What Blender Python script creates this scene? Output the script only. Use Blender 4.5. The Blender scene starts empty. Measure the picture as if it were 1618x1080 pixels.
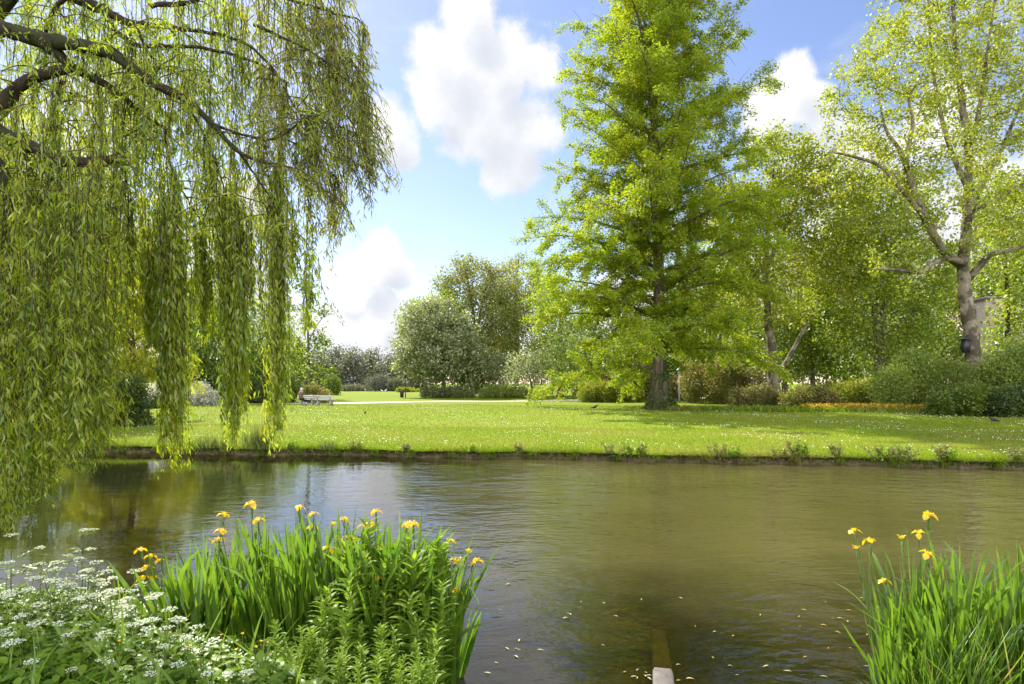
import bpy, bmesh, math, random
import numpy as np
from mathutils import Vector, Matrix

PI = math.pi
R = math.radians
scene = bpy.context.scene
COL = scene.collection
CAMZ = 2.3
F, CX, HY = 1000.0, 809.0, 605.0      # focal length, principal column and horizon row of the photograph


def P(px, py, d):
    return np.array([(px - CX) / F * d, d, CAMZ + (HY - py) / F * d])


def rng_(seed):
    return np.random.default_rng(seed)


def unit(v):
    v = np.asarray(v, float)
    return v / np.maximum(np.linalg.norm(v, axis=-1, keepdims=True), 1e-9)


def rvec(g, n):
    return unit(g.normal(size=(n, 3)))


def sstep(a, b, x):
    t = np.clip((x - a) / (b - a), 0, 1)
    return t * t * (3 - 2 * t)


# ------------------------------------------------------------------ terrain
BK = np.array([(-90, 33), (-40, 25.0), (-13.4, 21.0), (0, 19.3), (13.7, 16.9), (45, 11.5), (90, 4)], float)
SH = np.array([(-40, 14), (-12, 10.2), (-8.5, 8.4), (-6, 7.0), (-3.5, 6.1), (-1.8, 5.45), (-0.35, 4.95), (0.0, 4.2), (0.7, 3.3), (1.7, 3.2),
               (2.15, 4.2), (2.9, 4.95), (5, 5.4), (12, 5.0), (40, 2)], float)


def bank_y(x):
    x = np.asarray(x, float)
    return np.interp(x, BK[:, 0], BK[:, 1]) + .13 * np.sin(x * .9) + .07 * np.sin(x * 2.7 + 1) + .035 * np.sin(x * 7.3) * np.sin(x * 1.1) + .03 * np.sin(x * 12.7 + 2)


def shore_y(x):
    x = np.asarray(x, float)
    return np.interp(x, SH[:, 0], SH[:, 1]) + .05 * np.sin(x * 4.1)


def lawn_z(x, y):
    x = np.asarray(x, float); y = np.asarray(y, float)
    s = y - bank_y(x)
    z = .25 + .31 * sstep(0, 26, s) - .05 * (1 - sstep(0, .5, s))
    return z + (.02 * np.sin(x * .31 + y * .17) + .015 * np.sin(x * .83 - y * .41)) * sstep(1, 5, s)


def near_z(x, y):
    x = np.asarray(x, float); y = np.asarray(y, float)
    s = shore_y(x) - y
    z = np.where(s > 0, .02 + .42 * sstep(0, 2.4, s) + .12 * sstep(2, 5, s), .5 * s)
    return z + .02 * np.sin(x * 3.1 + y * 2.2) + .015 * np.sin(x * 6.3 - y * 4.1)


# ------------------------------------------------------------------ mesh building
class MB:
    def __init__(self):
        self.v = []; self.f4 = []; self.f3 = []; self.n = 0; self.sm4 = []

    def add(self, v, f4=None, f3=None):
        v = np.asarray(v, np.float32).reshape(-1, 3)
        if f4 is not None and len(f4): self.f4.append(np.asarray(f4, np.int32).reshape(-1, 4) + self.n)
        if f3 is not None and len(f3): self.f3.append(np.asarray(f3, np.int32).reshape(-1, 3) + self.n)
        self.v.append(v); self.n += len(v)

    def mesh(self, name, mat, off=(0, 0, 0), smooth=False):
        me = bpy.data.meshes.new(name)
        v = np.concatenate(self.v) - np.asarray(off, np.float32)
        f4 = np.concatenate(self.f4) if self.f4 else np.zeros((0, 4), np.int32)
        f3 = np.concatenate(self.f3) if self.f3 else np.zeros((0, 3), np.int32)
        me.vertices.add(len(v)); me.vertices.foreach_set('co', v.astype(np.float32).ravel())
        lp = np.concatenate([f4.ravel(), f3.ravel()]).astype(np.int32)
        me.loops.add(len(lp)); me.loops.foreach_set('vertex_index', lp)
        n4, n3 = len(f4), len(f3)
        me.polygons.add(n4 + n3)
        st = np.concatenate([np.arange(n4) * 4, n4 * 4 + np.arange(n3) * 3]).astype(np.int32)
        me.polygons.foreach_set('loop_start', st)
        me.update(calc_edges=True)
        if smooth: me.polygons.foreach_set('use_smooth', np.ones(n4 + n3, bool))
        if mat: me.materials.append(mat)
        return me

    def build(self, name, mat, parent=None, off=(0, 0, 0), smooth=False):
        return link(name, self.mesh(name, mat, off, smooth), parent)

    # ---- shapes
    def box(self, c, s, rz=0.0, M=None):
        x, y, z = (np.array([(-1, -1, -1), (1, -1, -1), (1, 1, -1), (-1, 1, -1), (-1, -1, 1), (1, -1, 1), (1, 1, 1), (-1, 1, 1)], float) * np.array(s) / 2).T
        v = np.stack([x * math.cos(rz) - y * math.sin(rz), x * math.sin(rz) + y * math.cos(rz), z], 1)
        if M is not None: v = v @ np.array(M).T
        self.add(v + np.array(c), [(0, 3, 2, 1), (4, 5, 6, 7), (0, 1, 5, 4), (1, 2, 6, 5), (2, 3, 7, 6), (3, 0, 4, 7)])

    def tube(self, pts, rad, sides=8, rough=0.0, g=None, cap=True):
        pts = np.asarray(pts, float); n = len(pts)
        rad = np.broadcast_to(np.asarray(rad, float), (n,))
        t = unit(np.gradient(pts, axis=0))
        ref = np.array([0.13, .97, .21]) if abs(t[:, 2]).mean() > .6 else np.array([.1, .15, 1.])
        a = unit(np.cross(t, ref)); b = np.cross(t, a)
        ang = np.linspace(0, 2 * PI, sides, endpoint=False)
        rr = rad[:, None] * np.ones((1, sides))
        if rough and g is not None: rr = rr * (1 + rough * g.normal(size=(n, sides)))
        v = pts[:, None] + rr[..., None] * (np.cos(ang)[None, :, None] * a[:, None] + np.sin(ang)[None, :, None] * b[:, None])
        i = np.arange(n - 1)[:, None] * sides; j = np.arange(sides)[None]; k = (j + 1) % sides
        f = np.stack([i + j, i + k, i + sides + k, i + sides + j], -1).reshape(-1, 4)
        vv = v.reshape(-1, 3); f3 = None
        if cap:
            vv = np.concatenate([vv, pts[:1], pts[-1:]]); m = n * sides; js = np.arange(sides); ks = (js + 1) % sides
            f3 = np.concatenate([np.stack([ks, js, np.full(sides, m)], 1), np.stack([(n - 1) * sides + js, (n - 1) * sides + ks, np.full(sides, m + 1)], 1)])
        self.add(vv, f, f3)

    def edges(self, A, B, ra, rb, sides=4):
        A = np.asarray(A, float); B = np.asarray(B, float); n = len(A)
        if n == 0: return
        t = unit(B - A)
        ref = np.where(np.abs(t[:, 2:3]) > .8, np.array([[1., .1, 0]]), np.array([[0., .1, 1.]]))
        a = unit(np.cross(t, ref)); b = np.cross(t, a)
        ang = np.linspace(0, 2 * PI, sides, endpoint=False)
        ring = np.cos(ang)[None, :, None] * a[:, None] + np.sin(ang)[None, :, None] * b[:, None]
        B2 = B + t * np.asarray(rb)[:, None] * .5
        v = np.stack([A[:, None] + ring * np.asarray(ra)[:, None, None], B2[:, None] + ring * np.asarray(rb)[:, None, None]], 1)
        i = np.arange(n)[:, None] * 2 * sides; j = np.arange(sides)[None]; k = (j + 1) % sides
        self.add(v.reshape(-1, 3), np.stack([i + j, i + k, i + sides + k, i + sides + j], -1).reshape(-1, 4))

    def leaves(self, p, ax, L, W, g, fold=.25, side=None, mid=.45):
        p = np.asarray(p, float); n = len(p)
        if n == 0: return
        ax = unit(ax)
        if side is None: side = rvec(g, n)
        side = unit(side - ax * np.sum(side * ax, -1, keepdims=True))
        nn = np.cross(ax, side)
        L = np.broadcast_to(np.asarray(L, float), (n,))[:, None]; W = np.broadcast_to(np.asarray(W, float), (n,))[:, None]
        m = p + ax * L * mid + nn * W * fold
        v = np.stack([p, m + side * W / 2, p + ax * L, m - side * W / 2], 1)
        self.add(v.reshape(-1, 3), np.arange(n * 4).reshape(n, 4))

    def ribbons(self, C, hw, side, fold=0.0):
        C = np.asarray(C, float); n, S = C.shape[:2]
        side = np.broadcast_to(np.asarray(side, float).reshape(n, -1, 3), (n, S, 3))
        hw = np.broadcast_to(np.asarray(hw, float), (n, S))[..., None]
        t = unit(np.gradient(C, axis=1)); side = unit(side - t * np.sum(side * t, -1, keepdims=True)); nn = np.cross(t, side)
        v = np.stack([C + side * hw + nn * hw * fold, C, C - side * hw + nn * hw * fold], 2)
        b = (np.arange(n) * S * 3)[:, None, None]; s = np.arange(S - 1)[None, :, None] * 3; k = np.arange(2)[None, None]
        f = np.stack([b + s + k, b + s + k + 1, b + s + k + 4, b + s + k + 3], -1)
        self.add(v.reshape(-1, 3), f.reshape(-1, 4))

    def sphere(self, c, r, seg=12, rings=8, M=None):
        th = np.linspace(0, PI, rings + 1); ph = np.linspace(0, 2 * PI, seg, endpoint=False)
        v = np.stack([np.sin(th)[:, None] * np.cos(ph)[None], np.sin(th)[:, None] * np.sin(ph)[None], np.cos(th)[:, None] * np.ones((1, seg))], -1).reshape(-1, 3) * np.array(r)
        if M is not None: v = v @ np.array(M).T
        i = np.arange(rings)[:, None] * seg; j = np.arange(seg)[None]; k = (j + 1) % seg
        self.add(v + np.array(c), np.stack([i + j, i + seg + j, i + seg + k, i + k], -1).reshape(-1, 4))


def link(name, data, parent=None):
    o = bpy.data.objects.new(name, data); COL.objects.link(o)
    if parent: o.parent = parent
    return o


def tag(o, label=None, cat=None, group=None, kind=None):
    if label: o['label'] = label
    if cat: o['category'] = cat
    if group: o['group'] = group
    if kind: o['kind'] = kind
    return o


def thing(name, label, cat, loc=(0, 0, 0), rz=0.0, group=None):
    o = link(name, None); o.location = loc; o.rotation_euler = (0, 0, rz); o.empty_display_size = .2
    return tag(o, label, cat, group)


def copy_tree(o, loc, rz=0.0, sc=1.0, label=None, tilt=(0, 0)):
    c = o.copy(); COL.objects.link(c); c.location = loc; c.rotation_euler = (tilt[0], tilt[1], rz); c.scale = (sc, sc, sc)
    if label: c['label'] = label
    for ch in list(o.children):
        k = ch.copy(); COL.objects.link(k); k.parent = c
    return c


ORD = ['leftmost', 'second', 'third', 'fourth', 'fifth', 'sixth', 'seventh', 'eighth', 'ninth', 'tenth', 'eleventh', 'twelfth', 'thirteenth', 'fourteenth',
       'fifteenth', 'sixteenth', 'seventeenth', 'eighteenth', 'nineteenth', 'twentieth', 'twenty-first', 'twenty-second', 'twenty-third', 'twenty-fourth',
       'twenty-fifth', 'twenty-sixth', 'twenty-seventh', 'twenty-eighth', 'twenty-ninth', 'thirtieth', 'thirty-first', 'thirty-second', 'thirty-third', 'thirty-fourth']


# ------------------------------------------------------------------ materials
class NT:
    def __init__(self, name):
        self.m = bpy.data.materials.new(name); self.m.use_nodes = True
        self.t = self.m.node_tree; self.t.nodes.clear()
        self.out = self.t.nodes.new('ShaderNodeOutputMaterial')

    def n(self, typ, **kw):
        nd = self.t.nodes.new(typ)
        for k, v in kw.items():
            if k.startswith('i_'):
                nd.inputs[k[2:].replace('_', ' ')].default_value = v
            else: setattr(nd, k, v)
        return nd

    def l(self, a, b): self.t.links.new(a, b)

    def noise(self, scale, detail=3, rough=.55, vec=None, **kw):
        n = self.n('ShaderNodeTexNoise', **kw); n.inputs['Scale'].default_value = scale; n.inputs['Detail'].default_value = detail; n.inputs['Roughness'].default_value = rough
        if vec is not None: self.l(vec, n.inputs['Vector'])
        return n

    def ramp(self, fac, stops):
        r = self.n('ShaderNodeValToRGB'); e = r.color_ramp.elements
        while len(e) < len(stops): e.new(.5)
        for i, (p, c) in enumerate(stops): e[i].position = p; e[i].color = (*c, 1)
        self.l(fac, r.inputs['Fac']); return r

    def mix(self, fac, a, b, blend='MIX'):
        m = self.n('ShaderNodeMix', data_type='RGBA', blend_type=blend)
        for s, v in ((m.inputs[0], fac), (m.inputs[6], a), (m.inputs[7], b)):
            if isinstance(v, (int, float)): s.default_value = v
            elif isinstance(v, tuple): s.default_value = (*v, 1) if len(v) == 3 else v
            else: self.l(v, s)
        return m.outputs[2]

    def math(self, op, a, b=None, c=None, clamp=False):
        m = self.n('ShaderNodeMath', operation=op, use_clamp=clamp)
        for i, v in enumerate((a, b, c)):
            if v is None: continue
            if isinstance(v, (int, float)): m.inputs[i].default_value = v
            else: self.l(v, m.inputs[i])
        return m.outputs[0]


def leaf_mat(name, c1, c2, c3=None, trans=.45, clump=.7, gloss=.025, tcol=1.25, rough=.45, tail=None):
    """two leaf tones by leaf, a third in patches; light passes through the blade"""
    k = NT(name)
    geo = k.n('ShaderNodeNewGeometry'); tc = k.n('ShaderNodeTexCoord')
    col = k.ramp(geo.outputs['Random Per Island'], [(0, c1), (1, c2)] if tail is None else [(0, c1), (.93, c2), (.965, tail)]).outputs[0]
    if c3:
        nz = k.noise(clump, 2, vec=tc.outputs['Object'])
        f = k.ramp(nz.outputs['Fac'], [(.42, (0, 0, 0)), (.62, (1, 1, 1))]).outputs[0]
        col = k.mix(f, col, k.mix(.65, col, c3))
    d = k.n('ShaderNodeBsdfDiffuse'); k.l(col, d.inputs[0])
    t = k.n('ShaderNodeBsdfTranslucent'); k.l(k.mix(1.0, col, (tcol, tcol * 1.02, tcol * .6), 'MULTIPLY'), t.inputs[0])
    m = k.n('ShaderNodeMixShader'); m.inputs[0].default_value = trans; k.l(d.outputs[0], m.inputs[1]); k.l(t.outputs[0], m.inputs[2])
    gl = k.n('ShaderNodeBsdfGlossy'); gl.inputs['Roughness'].default_value = rough; gl.inputs[0].default_value = (1, 1, 1, 1)
    m2 = k.n('ShaderNodeMixShader'); m2.inputs[0].default_value = gloss; k.l(m.outputs[0], m2.inputs[1]); k.l(gl.outputs[0], m2.inputs[2])
    k.l(m2.outputs[0], k.out.inputs[0]); return k.m


def bark_mat(name, c1, c2, c3=None, scale=6, stretch=.25, bump=.6, patch=1.2):
    k = NT(name); tc = k.n('ShaderNodeTexCoord'); mp = k.n('ShaderNodeMapping'); mp.inputs['Scale'].default_value = (1, 1, stretch)
    k.l(tc.outputs['Object'], mp.inputs[0])
    nz = k.noise(scale, 6, .65, mp.outputs[0])
    col = k.ramp(nz.outputs['Fac'], [(.32, c1), (.68, c2)]).outputs[0]
    if c3:
        p = k.noise(patch, 3, .6, tc.outputs['Object'])
        col = k.mix(k.ramp(p.outputs['Fac'], [(.48, (0, 0, 0)), (.56, (1, 1, 1))]).outputs[0], col, c3)
    b = k.n('ShaderNodeBsdfPrincipled'); b.inputs['Roughness'].default_value = .9; b.inputs['Specular IOR Level'].default_value = .2
    k.l(col, b.inputs['Base Color'])
    bp = k.n('ShaderNodeBump'); bp.inputs['Strength'].default_value = bump; bp.inputs['Distance'].default_value = .04; k.l(nz.outputs['Fac'], bp.inputs['Height']); k.l(bp.outputs[0], b.inputs['Normal'])
    k.l(b.outputs[0], k.out.inputs[0]); return k.m


def plain_mat(name, c1, c2, rough=.6, scale=8, bump=.1, metal=0.0, dist=.01, spec=.4):
    k = NT(name); tc = k.n('ShaderNodeTexCoord'); nz = k.noise(scale, 5, .6, tc.outputs['Object'])
    b = k.n('ShaderNodeBsdfPrincipled'); b.inputs['Roughness'].default_value = rough; b.inputs['Metallic'].default_value = metal; b.inputs['Specular IOR Level'].default_value = spec
    k.l(k.ramp(nz.outputs['Fac'], [(.3, c1), (.7, c2)]).outputs[0], b.inputs['Base Color'])
    bp = k.n('ShaderNodeBump'); bp.inputs['Strength'].default_value = bump; bp.inputs['Distance'].default_value = dist; k.l(nz.outputs['Fac'], bp.inputs['Height']); k.l(bp.outputs[0], b.inputs['Normal'])
    k.l(b.outputs[0], k.out.inputs[0]); return k.m


M = {}
M['conifer'] = leaf_mat('conifer_leaf', (.28, .335, .012), (.175, .26, .014), (.31, .33, .012), .56, .45, .02, 1.4)
M['conifer_bark'] = bark_mat('conifer_bark', (.045, .032, .022), (.19, .14, .10), None, 9, .12, .9)
M['willow'] = leaf_mat('willow_leaf', (.22, .30, .016), (.34, .39, .018), (.28, .34, .022), .56, .9, .03, 1.45, .45, (.42, .36, .03))
M['willow_back'] = leaf_mat('willow_back_leaf', (.28, .32, .014), (.38, .40, .018), (.34, .36, .02), .6, .9, .04, 1.45)  # yellower leaf copy, backlit glow put into the colour
M['willow_dark'] = leaf_mat('willow_dark_leaf', (.13, .20, .018), (.21, .28, .02), (.16, .23, .025), .52, .9, .03, 1.35)  # darker leaf copy, shade of the curtain's depth put into the colour
M['willow_tip'] = leaf_mat('willow_tip_leaf', (.22, .22, .035), (.31, .31, .03), (.19, .21, .04), .52, 1.0, .03, 1.3)
M['willow_bark'] = bark_mat('willow_bark', (.016, .012, .008), (.065, .046, .028), (.035, .038, .013), 14, .5, 1.0, 2.5)
M['twig'] = bark_mat('twig_bark', (.05, .04, .018), (.11, .09, .035), None, 9, 1, .2)
M['plane_leaf'] = leaf_mat('plane_leaf', (.30, .33, .016), (.20, .26, .016), (.33, .33, .022), .57, .5, .05, 1.3)
M['plane_bark'] = bark_mat('plane_bark', (.13, .105, .07), (.27, .225, .155), (.08, .065, .04), 3.2, .6, .35, 1.3)
M['fresh'] = leaf_mat('fresh_leaf', (.25, .315, .018), (.145, .225, .018), (.30, .33, .02), .52, .5, .05, 1.35)
M['mid'] = leaf_mat('mid_leaf', (.14, .20, .024), (.075, .125, .02), (.19, .235, .025), .48, .4)
M['dark'] = leaf_mat('dark_leaf', (.08, .12, .024), (.042, .075, .018), (.12, .16, .025), .42, .5)
M['greygreen'] = leaf_mat('grey_green_leaf', (.30, .33, .14), (.17, .21, .07), (.36, .37, .20), .4, .4, .05)
M['olive'] = leaf_mat('olive_leaf', (.28, .30, .06), (.18, .21, .05), (.31, .29, .10), .5, .35)
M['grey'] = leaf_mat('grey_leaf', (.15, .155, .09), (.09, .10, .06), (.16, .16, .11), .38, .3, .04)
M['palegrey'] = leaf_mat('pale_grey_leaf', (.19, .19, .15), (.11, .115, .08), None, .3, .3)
M['golden'] = leaf_mat('golden_leaf', (.36, .36, .012), (.24, .27, .012), (.38, .36, .012), .55, .6)
M['reddish'] = leaf_mat('reddish_shrub_leaf', (.24, .22, .05), (.13, .16, .03), (.29, .21, .08), .45, .5)
M['yellowgreen'] = leaf_mat('yellow_green_leaf', (.25, .27, .02), (.16, .20, .018), (.27, .26, .03), .45, .6)
M['blossom'] = leaf_mat('white_blossom', (.70, .67, .58), (.42, .41, .31), None, .3, .8)
M['orange'] = leaf_mat('orange_petal', (.46, .22, .02), (.60, .38, .02), (.26, .26, .03), .4, 1.6)
M['ivy'] = leaf_mat('ivy_leaf', (.055, .085, .02), (.11, .15, .035), None, .25, 1, .015)
M['hedge_olive'] = leaf_mat('hedge_leaf', (.16, .19, .07), (.085, .115, .035), (.20, .21, .08), .4, .7)
M['shrub_soft'] = leaf_mat('soft_shrub_leaf', (.26, .32, .06), (.15, .22, .035), (.35, .35, .08), .5, .35)
M['tree_bark'] = bark_mat('tree_bark', (.07, .055, .038), (.19, .155, .11), None, 6, .2, .6)
M['dark_bark'] = bark_mat('dark_bark', (.03, .022, .015), (.09, .065, .045), None, 6, .2, .6)
M['grass'] = leaf_mat('grass_blade', (.175, .235, .004), (.105, .17, .004), (.255, .215, .055), .42, .22, .02)
M['reed'] = leaf_mat('reed_blade', (.16, .19, .03), (.10, .14, .025), None, .4)
M['weed'] = leaf_mat('weed_leaf', (.13, .18, .03), (.26, .24, .09), (.16, .09, .035), .35, 3)
M['iris_leaf'] = leaf_mat('iris_leaf', (.03, .09, .010), (.12, .215, .016), (.16, .24, .02), .47, 6.0, .04, 1.5, .35, (.33, .25, .07))
M['iris_stem'] = plain_mat('iris_stem', (.07, .13, .02), (.10, .17, .03), .5, 20)
M['iris_petal'] = leaf_mat('iris_petal', (.80, .47, .006), (.85, .58, .012), None, .35, 1, .03, 1.1)
M['herb'] = leaf_mat('herb_leaf', (.16, .255, .025), (.26, .35, .04), (.13, .22, .022), .45, 4.0, .012, 1.35, .4)
M['ground_leaf'] = leaf_mat('ground_cover_leaf', (.075, .165, .013), (.185, .285, .02), (.21, .285, .035), .42, 3.5, .025, 1.3, .4)
M['umbel'] = leaf_mat('umbel_flower', (.80, .80, .74), (.70, .74, .60), None, .3)
M['herb_stem'] = plain_mat('herb_stem', (.13, .17, .04), (.18, .22, .05), .6, 20)
M['buttercup'] = leaf_mat('buttercup_petal', (.80, .40, .01), (.85, .55, .02), None, .3)
M['daisy'] = leaf_mat('daisy_petal', (.80, .80, .74), (.65, .66, .52), None, .2)
M['bench_wood'] = plain_mat('weathered_wood', (.42, .41, .38), (.62, .60, .56), .7, 14, .3)
M['concrete'] = plain_mat('concrete', (.26, .24, .21), (.36, .34, .30), .9, 10, .4)
def beam_mat():
    k = NT('wet_timber'); tc = k.n('ShaderNodeTexCoord'); mp = k.n('ShaderNodeMapping'); mp.inputs['Scale'].default_value = (9, .8, 9); k.l(tc.outputs['Object'], mp.inputs[0]); nz = k.noise(2.2, 6, .65, mp.outputs[0])
    sp = k.n('ShaderNodeSeparateXYZ'); k.l(tc.outputs['Object'], sp.inputs[0]); f = k.ramp(k.math('ADD', k.math('MULTIPLY', sp.outputs[2], 6.0), 1.42), [(.25, (1, 1, 1)), (.55, (0, 0, 0))]).outputs[0]      # algae below the waterline
    col = k.mix(f, k.ramp(nz.outputs['Fac'], [(.3, (.05, .042, .034)), (.7, (.13, .11, .092))]).outputs[0], k.ramp(nz.outputs['Fac'], [(.3, (.20, .125, .015)), (.7, (.34, .22, .035))]).outputs[0])
    b = k.n('ShaderNodeBsdfPrincipled'); b.inputs['Roughness'].default_value = .8; k.l(col, b.inputs['Base Color']); bp = k.n('ShaderNodeBump'); bp.inputs['Strength'].default_value = .5; bp.inputs['Distance'].default_value = .02; k.l(nz.outputs['Fac'], bp.inputs['Height']); k.l(bp.outputs[0], b.inputs['Normal']); k.l(b.outputs[0], k.out.inputs[0]); return k.m


M['beam'] = beam_mat()
M['post_wood'] = plain_mat('post_wood', (.32, .26, .17), (.44, .37, .26), .8, 9, .3)
M['black'] = plain_mat('black_paint', (.012, .012, .013), (.025, .025, .025), .5, 9)
M['lamp_grey'] = plain_mat('grey_paint', (.16, .18, .19), (.22, .24, .25), .5, 9)
M['lamp_glass'] = plain_mat('frosted_lamp_glass', (.30, .34, .36), (.36, .40, .42), .3, 9)
M['crow'] = plain_mat('black_feather', (.010, .010, .012), (.022, .022, .026), .5, 30)
M['bird_grey'] = plain_mat('grey_feather', (.05, .045, .04), (.11, .10, .09), .7, 30)
M['white_feather'] = plain_mat('white_feather', (.75, .74, .70), (.80, .80, .78), .7, 30)
M['beak'] = plain_mat('beak', (.10, .07, .03), (.14, .10, .04), .5, 9)
M['coat'] = plain_mat('brown_cloth', (.10, .065, .035), (.15, .10, .06), .9, 25, .4)
M['skin'] = plain_mat('skin', (.42, .26, .19), (.47, .30, .22), .6, 9)
M['trousers'] = plain_mat('dark_cloth', (.03, .03, .035), (.05, .05, .055), .9, 25)
M['cap'] = plain_mat('pale_cloth', (.55, .53, .48), (.62, .60, .56), .9, 25)
M['bag'] = plain_mat('grey_bag_cloth', (.22, .22, .22), (.34, .34, .34), .8, 25)
M['car_paint'] = plain_mat('white_car_paint', (.62, .63, .65), (.66, .67, .69), .25, 2, 0)
M['car_paint_silver'] = plain_mat('silver_car_paint', (.38, .39, .40), (.42, .43, .44), .3, 2, 0)
M['car_glass'] = plain_mat('car_glass', (.02, .025, .03), (.03, .035, .04), .08, 2, 0)
M['tyre'] = plain_mat('tyre', (.015, .015, .015), (.025, .025, .025), .9, 9)
M['lamp_red'] = plain_mat('red_glass', (.30, .01, .01), (.34, .015, .01), .2, 9)
M['red_board'] = plain_mat('red_brown_paint', (.30, .09, .05), (.36, .12, .07), .7, 9)
M['window_glass'] = plain_mat('window_glass', (.05, .06, .07), (.08, .09, .10), .1, 2, 0)
M['white_frame'] = plain_mat('white_frame', (.62, .62, .60), (.68, .68, .66), .5, 9)


def brick_mat():
    k = NT('pink_brick'); tc = k.n('ShaderNodeTexCoord'); mp = k.n('ShaderNodeMapping'); mp.inputs['Rotation'].default_value = (R(90), 0, 0); k.l(tc.outputs['Object'], mp.inputs[0])
    br = k.n('ShaderNodeTexBrick'); br.inputs['Color1'].default_value = (.42, .28, .21, 1); br.inputs['Color2'].default_value = (.34, .22, .17, 1); br.inputs['Mortar'].default_value = (.42, .38, .33, 1)
    br.inputs['Scale'].default_value = 4.5; k.l(mp.outputs[0], br.inputs[0])
    b = k.n('ShaderNodeBsdfPrincipled'); b.inputs['Roughness'].default_value = .9; k.l(br.outputs[0], b.inputs['Base Color']); k.l(b.outputs[0], k.out.inputs[0]); return k.m


def lawn_mat():
    k = NT('lawn_turf'); tc = k.n('ShaderNodeTexCoord'); v = tc.outputs['Object']
    a = k.noise(.16, 4, .6, v); b = k.noise(1.7, 4, .65, v); c = k.noise(22, 3, .7, v)
    col = k.ramp(a.outputs['Fac'], [(.30, (.13, .185, .005)), (.52, (.165, .215, .005)), (.72, (.195, .205, .018))]).outputs[0]
    col = k.mix(.6, col, k.ramp(b.outputs['Fac'], [(.3, (.12, .17, .005)), (.7, (.19, .23, .010))]).outputs[0])
    col = k.mix(.55, col, k.ramp(c.outputs['Fac'], [(.3, (.065, .11, .004)), (.7, (.205, .255, .012))]).outputs[0])
    p = k.n('ShaderNodeBsdfPrincipled'); p.inputs['Roughness'].default_value = .95; p.inputs['Specular IOR Level'].default_value = .1
    k.l(col, p.inputs['Base Color'])
    bp = k.n('ShaderNodeBump'); bp.inputs['Strength'].default_value = .7; bp.inputs['Distance'].default_value = .05; k.l(c.outputs['Fac'], bp.inputs['Height']); k.l(bp.outputs[0], p.inputs['Normal'])
    k.l(p.outputs[0], k.out.inputs[0]); return k.m


def soil_mat(name, c1, c2, c3, sc=7):
    k = NT(name); tc = k.n('ShaderNodeTexCoord'); v = tc.outputs['Object']
    a = k.noise(sc, 6, .7, v); b = k.noise(1.1, 4, .6, v)
    col = k.mix(k.ramp(b.outputs['Fac'], [(.45, (0, 0, 0)), (.62, (1, 1, 1))]).outputs[0], k.ramp(a.outputs['Fac'], [(.3, c1), (.7, c2)]).outputs[0], c3)
    p = k.n('ShaderNodeBsdfPrincipled'); p.inputs['Roughness'].default_value = .95; p.inputs['Specular IOR Level'].default_value = .15
    k.l(col, p.inputs['Base Color'])
    bp = k.n('ShaderNodeBump'); bp.inputs['Strength'].default_value = .8; bp.inputs['Distance'].default_value = .06; k.l(a.outputs['Fac'], bp.inputs['Height']); k.l(bp.outputs[0], p.inputs['Normal'])
    k.l(p.outputs[0], k.out.inputs[0]); return k.m


WAT = dict(rip=.0088, diff=.42)


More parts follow.
